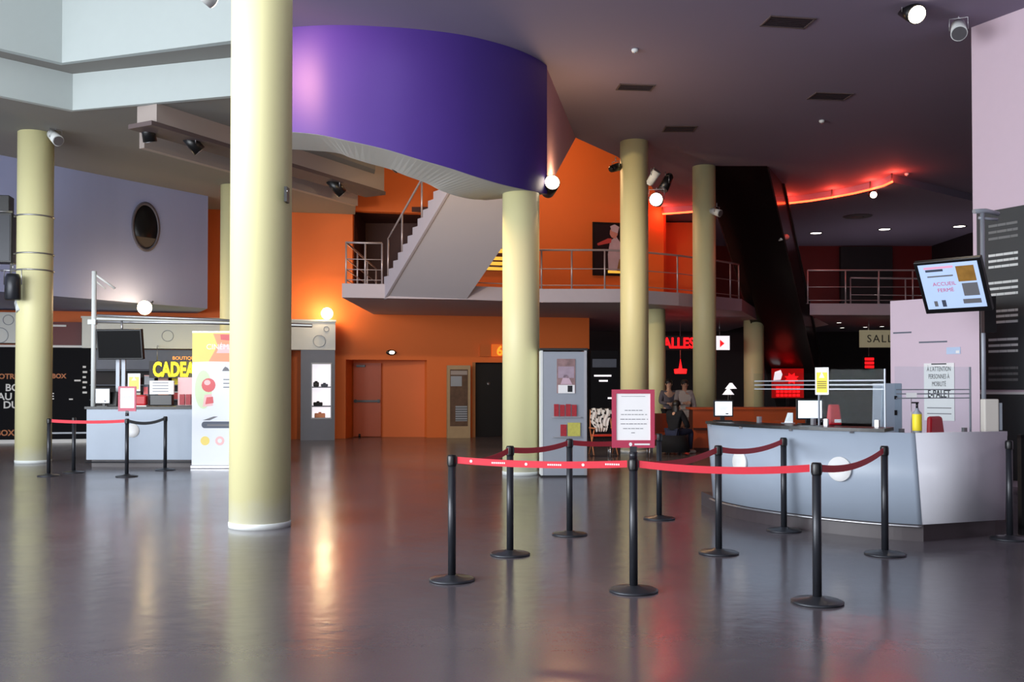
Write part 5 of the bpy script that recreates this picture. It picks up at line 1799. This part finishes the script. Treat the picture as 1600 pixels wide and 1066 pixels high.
# cloth: draped sheet with ragged sides
b = MB()
rows = []
for i in range(13):
    v = i / 12
    hw_ = .24 - .13 * max(0, v - .35) * 1.4
    rows.append([b.bm.verts.new((hw_ * (j / 8 - 1) + .02 * math.sin(9 * v), .262 - .02 * math.sin(j * 1.9 + v * 5) - .06 * v, 1.03 - .52 * v - .01 * math.cos(j))) for j in range(17)])
for a, c in zip(rows, rows[1:]):
    for j in range(16):
        f = b.bm.faces.new([a[j], a[j + 1], c[j + 1], c[j]]); f.smooth = True
        f.material_index = 1 if random.random() < .24 else 0
o = solo('patterned_cloth', b, [M_cloth, M_inkd], 'white cloth with black patches draped over the folding chair', 'cloth')
o.location = (Pc.x, 21.35, 0); o.rotation_euler = (0, 0, .15)
md = o.modifiers.new('thick', 'SOLIDIFY'); md.thickness = .008

# ================================================================== STAGE LAMPS ON THE LEFT COLUMN
zc = lambda y: W(20, y, 19.0).z
xc = lambda x: W(x, 400, 19.0).x
t = T('pipe_clamp_frame', 'thin steel pipe bracket clamped round the far left column', 'bracket', (PB.x, 19.2, zc(430)))
for y in (337, 396, 422):
    z = zc(y) - zc(430)
    b = MB().tube([(.345 * math.cos(q), .345 * math.sin(q), z) for q in [k * 2 * PI / 28 for k in range(28)]], .016, seg=6, closed=True)
    t.part('clamp_ring', b, M_steel)
    t.part('arm', MB().tube([(-.32, -.1, z), (-.62, -.12, z)], .02, seg=8), M_steel)
t.part('upright', MB().tube([(-.42, -.12, 0), (-.42, -.12, zc(332) - zc(430))], .02, seg=8), M_steel)
t = T('line_array_speaker', 'tall black loudspeaker cut by the left frame edge, beside the far left column', 'loudspeaker', (xc(-2), 19.05, zc(411)), .2)
hh = zc(306) - zc(411)
t.part('cabinet', MB().box2((-.25, -.15, 0), (.25, .18, hh * .74)), M_black, bevel=.01)
t.part('cabinet', MB().box2((-.25, -.15, hh * .76), (.20, .18, hh)), M_black, bevel=.01)
t.part('grille', MB().box2((-.22, -.162, .04), (.22, -.151, hh * .7)), M_charc)
t.part('crossbar', MB().cyl((-.3, -.18, hh * .75), (.27, -.18, hh * .75), .02, seg=10), M_steel)
t = T('stage_lamp', 'black barrel stage lamp hanging low beside the far left column', 'stage lamp', (W(20, 450, 18.6).x, 18.6, zc(472)))
hh = zc(432) - zc(472)
t.part('barrel', MB().lathe([(.13, 0), (.15, .02), (.14, hh * .85), (.11, hh), (0, hh)], seg=24), M_charc)
t.part('yoke', MB().tube([(-.17, 0, .3), (-.17, 0, hh + .08), (.17, 0, hh + .08), (.17, 0, .3)], .012, seg=6), M_steel)
t.part('hook', MB().cyl((0, 0, hh + .08), (0, 0, hh + .2), .014, seg=8), M_steel)
spotlight(31, 480, 19.0, (.3, -.3, -.8), 'small white spotlight under the barrel stage lamp at the far left', dark=False, size=1.0, hang=.02)

# ================================================================== PEOPLE
def skinmesh(verts, edges, radii, root=0, sub=2):
    me = bpy.data.meshes.new('s')
    me.from_pydata([Vector(v) for v in verts], edges, [])
    ob = bpy.data.objects.new('s', me)
    C.objects.link(ob)
    ob.modifiers.new('skin', 'SKIN').use_smooth_shade = True
    if not me.skin_vertices:
        me.attributes  # skin layer is created by the modifier below
        bm_ = bmesh.new(); bm_.from_mesh(me); bm_.verts.layers.skin.verify(); bm_.to_mesh(me); bm_.free()
    for i, r in enumerate(radii):
        sv = me.skin_vertices[0].data[i]
        sv.radius = (r, r) if not isinstance(r, tuple) else r
        sv.use_root = (i == root)
    ss = ob.modifiers.new('sub', 'SUBSURF'); ss.levels = sub; ss.render_levels = sub
    dg = bpy.context.evaluated_depsgraph_get()
    out = bpy.data.meshes.new_from_object(ob.evaluated_get(dg))
    for p_ in out.polygons:
        p_.use_smooth = True
    bpy.data.objects.remove(ob)
    bpy.data.meshes.remove(me)
    return out


def link_mesh(name, me, m, parent):
    me.name = name
    me.materials.clear(); me.materials.append(m)
    o = bpy.data.objects.new(name, me); C.objects.link(o); o.parent = parent
    return o


def person(label, loc, rz, J, top, bottom, shoe, hair, sleeve='long', legs='short', long_hair=False, jacket=None):
    """J: joints dict in local metres (front = -Y)"""
    t = T('person', label, 'person', loc, rz)
    V, E, R = [], [], []

    def add(p, r, par=None):
        V.append(Vector(p)); R.append(r)
        if par is not None:
            E.append((par, len(V) - 1))
        return len(V) - 1
    pel = add(J['pelvis'], (.13, .10))
    wai = add(J['waist'], (.115, .085), pel)
    che = add(J['chest'], (.15, .10), wai)
    nk = add(J['neck'], .052, che)
    hd = Vector(J['head']); nkv = Vector(J['neck'])
    h1 = add(nkv.lerp(hd, .45) + Vector((0, -.005, 0)), .06, nk)
    h2 = add(hd, (.078, .092), h1)
    h3 = add(hd + (hd - nkv).normalized() * .075, (.066, .078), h2)
    for s in ('L', 'R'):
        sh_ = add(J['sh' + s], .056, che); el = add(J['el' + s], .042, sh_); wr = add(J['wr' + s], .026, el)
        wv = Vector(J['wr' + s]); dv = (wv - Vector(J['el' + s])).normalized()
        sd = dv.cross(Vector((0, 1, 0)))
        sd = sd.normalized() if sd.length > .1 else Vector((1, 0, 0))
        pm = add(wv + dv * .06, (.034, .02), wr)
        for k in range(4):
            o_ = (k - 1.5) * .019
            L = (.07, .08, .076, .06)[k]
            f1 = add(wv + dv * .10 + sd * o_, .0095, pm)
            f2 = add(wv + dv * (.10 + L * .55) + sd * o_ * 1.05 + Vector((0, -.008, 0)), .0088, f1)
            add(wv + dv * (.10 + L) + sd * o_ * 1.05 + Vector((0, -.024, 0)), .0078, f2)
        th = add(wv + dv * .05 - sd * .04 + Vector((0, -.012, 0)), .011, pm)
        add(wv + dv * .085 - sd * .052 + Vector((0, -.022, 0)), .009, th)
        hp = add(J['hip' + s], .085, pel); kn = add(J['kn' + s], .055, hp)
        cf = add(Vector(J['kn' + s]).lerp(Vector(J['an' + s]), .35), .052, kn)
        an = add(J['an' + s], .036, cf); add(J['to' + s], .034, an)
    body = link_mesh('body', skinmesh(V, E, R), M_skin, t.o)
    # clothing
    def cl(name, chain, m, root=0):
        v = [Vector(c[0]) for c in chain]; r = [c[1] for c in chain]; e = [(c[2], i) for i, c in enumerate(chain) if c[2] is not None]
        return link_mesh(name, skinmesh(v, e, r), m, t.o)
    L_ = lambda a, b, q: Vector(J[a]).lerp(Vector(J[b]), q)
    tc_ = [(J['waist'], (.14, .11), None), (L_('pelvis', 'waist', .2), (.15, .12), 0), (J['chest'], (.172, .125), 0), (L_('chest', 'neck', .75), .075, 2)]
    for s in ('L', 'R'):
        tc_.append((J['sh' + s], .072, 2)); i = len(tc_) - 1
        tc_.append((J['el' + s], .056, i))
        if sleeve == 'long':
            tc_.append((L_('el' + s, 'wr' + s, .95), .038, i + 1))
    cl('top', tc_, top)
    bc = [(J['pelvis'], (.15, .12), None)]
    for s in ('L', 'R'):
        bc.append((J['hip' + s], .105, 0)); i = len(bc) - 1
        q = .62 if legs == 'short' else 1.0
        bc.append((L_('hip' + s, 'kn' + s, q), .082 if legs == 'short' else .068, i))
        if legs == 'long':
            bc.append((J['an' + s], .052, i + 1))
    cl('shorts' if legs == 'short' else 'trousers', bc, bottom)
    for s in ('L', 'R'):
        cl('shoe', [(J['an' + s] - Vector((0, -.03, .03)), .042, None), (Vector(J['to' + s]), .043, 0), (Vector(J['to' + s]) + (Vector(J['to' + s]) - Vector(J['an' + s])).normalized() * .03, .034, 1)], shoe)
    # head details, face towards -Y
    b = MB()
    for s in (-1, 1):
        b.sphere(hd + Vector((s * .032, -.086, .012)), .011, u=8, v=6)
    t.part('eyes', b, M_hairdk)
    b = MB().sphere(hd + Vector((0, -.098, -.018)), .014, sc=(.8, 1, 1.4), u=8, v=6)
    t.part('nose', b, M_skin)
    b = MB().sphere(hd + Vector((0, -.086, -.048)), .02, sc=(1.1, .4, .3), u=8, v=6)
    t.part('mouth', b, mat('lips', (150, 70, 66), .5))
    for s in (-1, 1):
        t.part('ear', MB().sphere(hd + Vector((s * .083, .005, -.005)), .022, sc=(.4, .8, 1.2), u=8, v=6), M_skin)
    hb = MB().sphere(hd + Vector((0, .022, .045)), .098, sc=(.98, 1.02, .92))
    if long_hair:
        hb.sphere(hd + Vector((0, .07, -.12)), .10, sc=(.95, .5, 1.9))
    t.part('hair', hb, hair)
    if jacket:
        jc = [(L_('waist', 'chest', .2) + Vector((0, .03, 0)), (.155, .10), None), (J['chest'] + Vector((0, .03, 0)), (.185, .115), 0)]
        for s in ('L', 'R'):
            jc.append((J['sh' + s], .084, 1)); i = len(jc) - 1
            jc.append((J['el' + s], .064, i)); jc.append((L_('el' + s, 'wr' + s, .9), .046, i + 1))
        cl('jacket', jc, jacket)
    return t


v3 = lambda *a: Vector(a)
P = W(1045, 640, 24.3)
J1 = dict(pelvis=v3(0, 0, .93), waist=v3(0, 0, 1.08), chest=v3(.0, 0, 1.28), neck=v3(0, 0, 1.44), head=v3(.0, -.02, 1.585),
          shL=v3(-.17, 0, 1.38), elL=v3(-.23, -.02, 1.12), wrL=v3(-.08, -.2, 1.1), shR=v3(.17, 0, 1.38), elR=v3(.23, -.02, 1.12), wrR=v3(.06, -.22, 1.06),
          hipL=v3(-.09, 0, .88), knL=v3(-.11, -.04, .48), anL=v3(-.12, .04, .085), toL=v3(-.13, -.10, .04),
          hipR=v3(.09, 0, .88), knR=v3(.10, -.02, .48), anR=v3(.10, .02, .085), toR=v3(.12, -.12, .04))
person('standing person in a dark grey top and dark shorts with hands together', (P.x, 24.3, 0), .15, J1, M_greycl, M_blackcl, M_blackcl, M_hairdk)
P = W(1069, 640, 23.7)
J2 = dict(pelvis=v3(0, 0, .93), waist=v3(0, 0, 1.08), chest=v3(.0, -.01, 1.28), neck=v3(0, -.01, 1.43), head=v3(.01, -.03, 1.57),
          shL=v3(-.17, 0, 1.37), elL=v3(-.22, -.04, 1.10), wrL=v3(-.06, -.2, 1.12), shR=v3(.17, 0, 1.37), elR=v3(.25, .03, 1.12), wrR=v3(.27, -.04, .88),
          hipL=v3(-.09, 0, .88), knL=v3(-.08, -.14, .49), anL=v3(-.02, -.04, .085), toL=v3(-.02, -.18, .04),
          hipR=v3(.09, 0, .88), knR=v3(.14, -.02, .48), anR=v3(.22, .12, .10), toR=v3(.24, -.02, .04))
person('walking person in an open light grey jacket and off white shorts', (P.x, 23.7, 0), 0.1, J2, M_whitecl, M_whitecl, M_shoe, M_hairdk, jacket=M_lightcl)
P = W(1053, 690, 21.6)
J3 = dict(pelvis=v3(0, 0, .50), waist=v3(0, -.03, .64), chest=v3(.0, -.06, .82), neck=v3(0, -.08, .96), head=v3(.0, -.12, 1.09),
          shL=v3(-.17, -.06, .92), elL=v3(-.24, -.16, .68), wrL=v3(-.15, -.36, .60), shR=v3(.17, -.06, .92), elR=v3(.24, -.16, .68), wrR=v3(.14, -.37, .60),
          hipL=v3(-.09, -.02, .48), knL=v3(-.15, -.46, .52), anL=v3(-.14, -.42, .085), toL=v3(-.16, -.57, .04),
          hipR=v3(.09, -.02, .48), knR=v3(.15, -.45, .52), anR=v3(.14, -.36, .085), toR=v3(.16, -.50, .04))
person('seated person in black seen from behind, with long dark hair and navy trousers', (P.x, 21.6, 0), PI * .75, J3, M_blackcl, M_navycl, M_shoe, M_hairdk, legs='long', long_hair=True, jacket=M_blackcl)
PC3 = P
t = T('draped_coat', 'black coat hanging down round the stool behind the seated person', 'coat', (P.x, P.y, 0))
t.part('cloth', MB().lathe([(.36, .06), (.33, .25), (.27, .42), (.245, .43), (.22, .425), (.30, .25), (.33, .06)], seg=28), M_blackcl)
t = T('stool', 'low black stool under the seated person in black', 'stool', (P.x, 21.6, 0))
t.part('seat', MB().lathe([(.0, .34), (.2, .34), (.21, .38), (.19, .395), (0, .395)], seg=24), M_blackcl)
for k in range(4):
    a = PI / 4 + k * PI / 2
    t.part('leg', MB().tube([(.15 * math.cos(a), .15 * math.sin(a), .34), (.2 * math.cos(a), .2 * math.sin(a), .0)], .014, seg=8), M_steel)
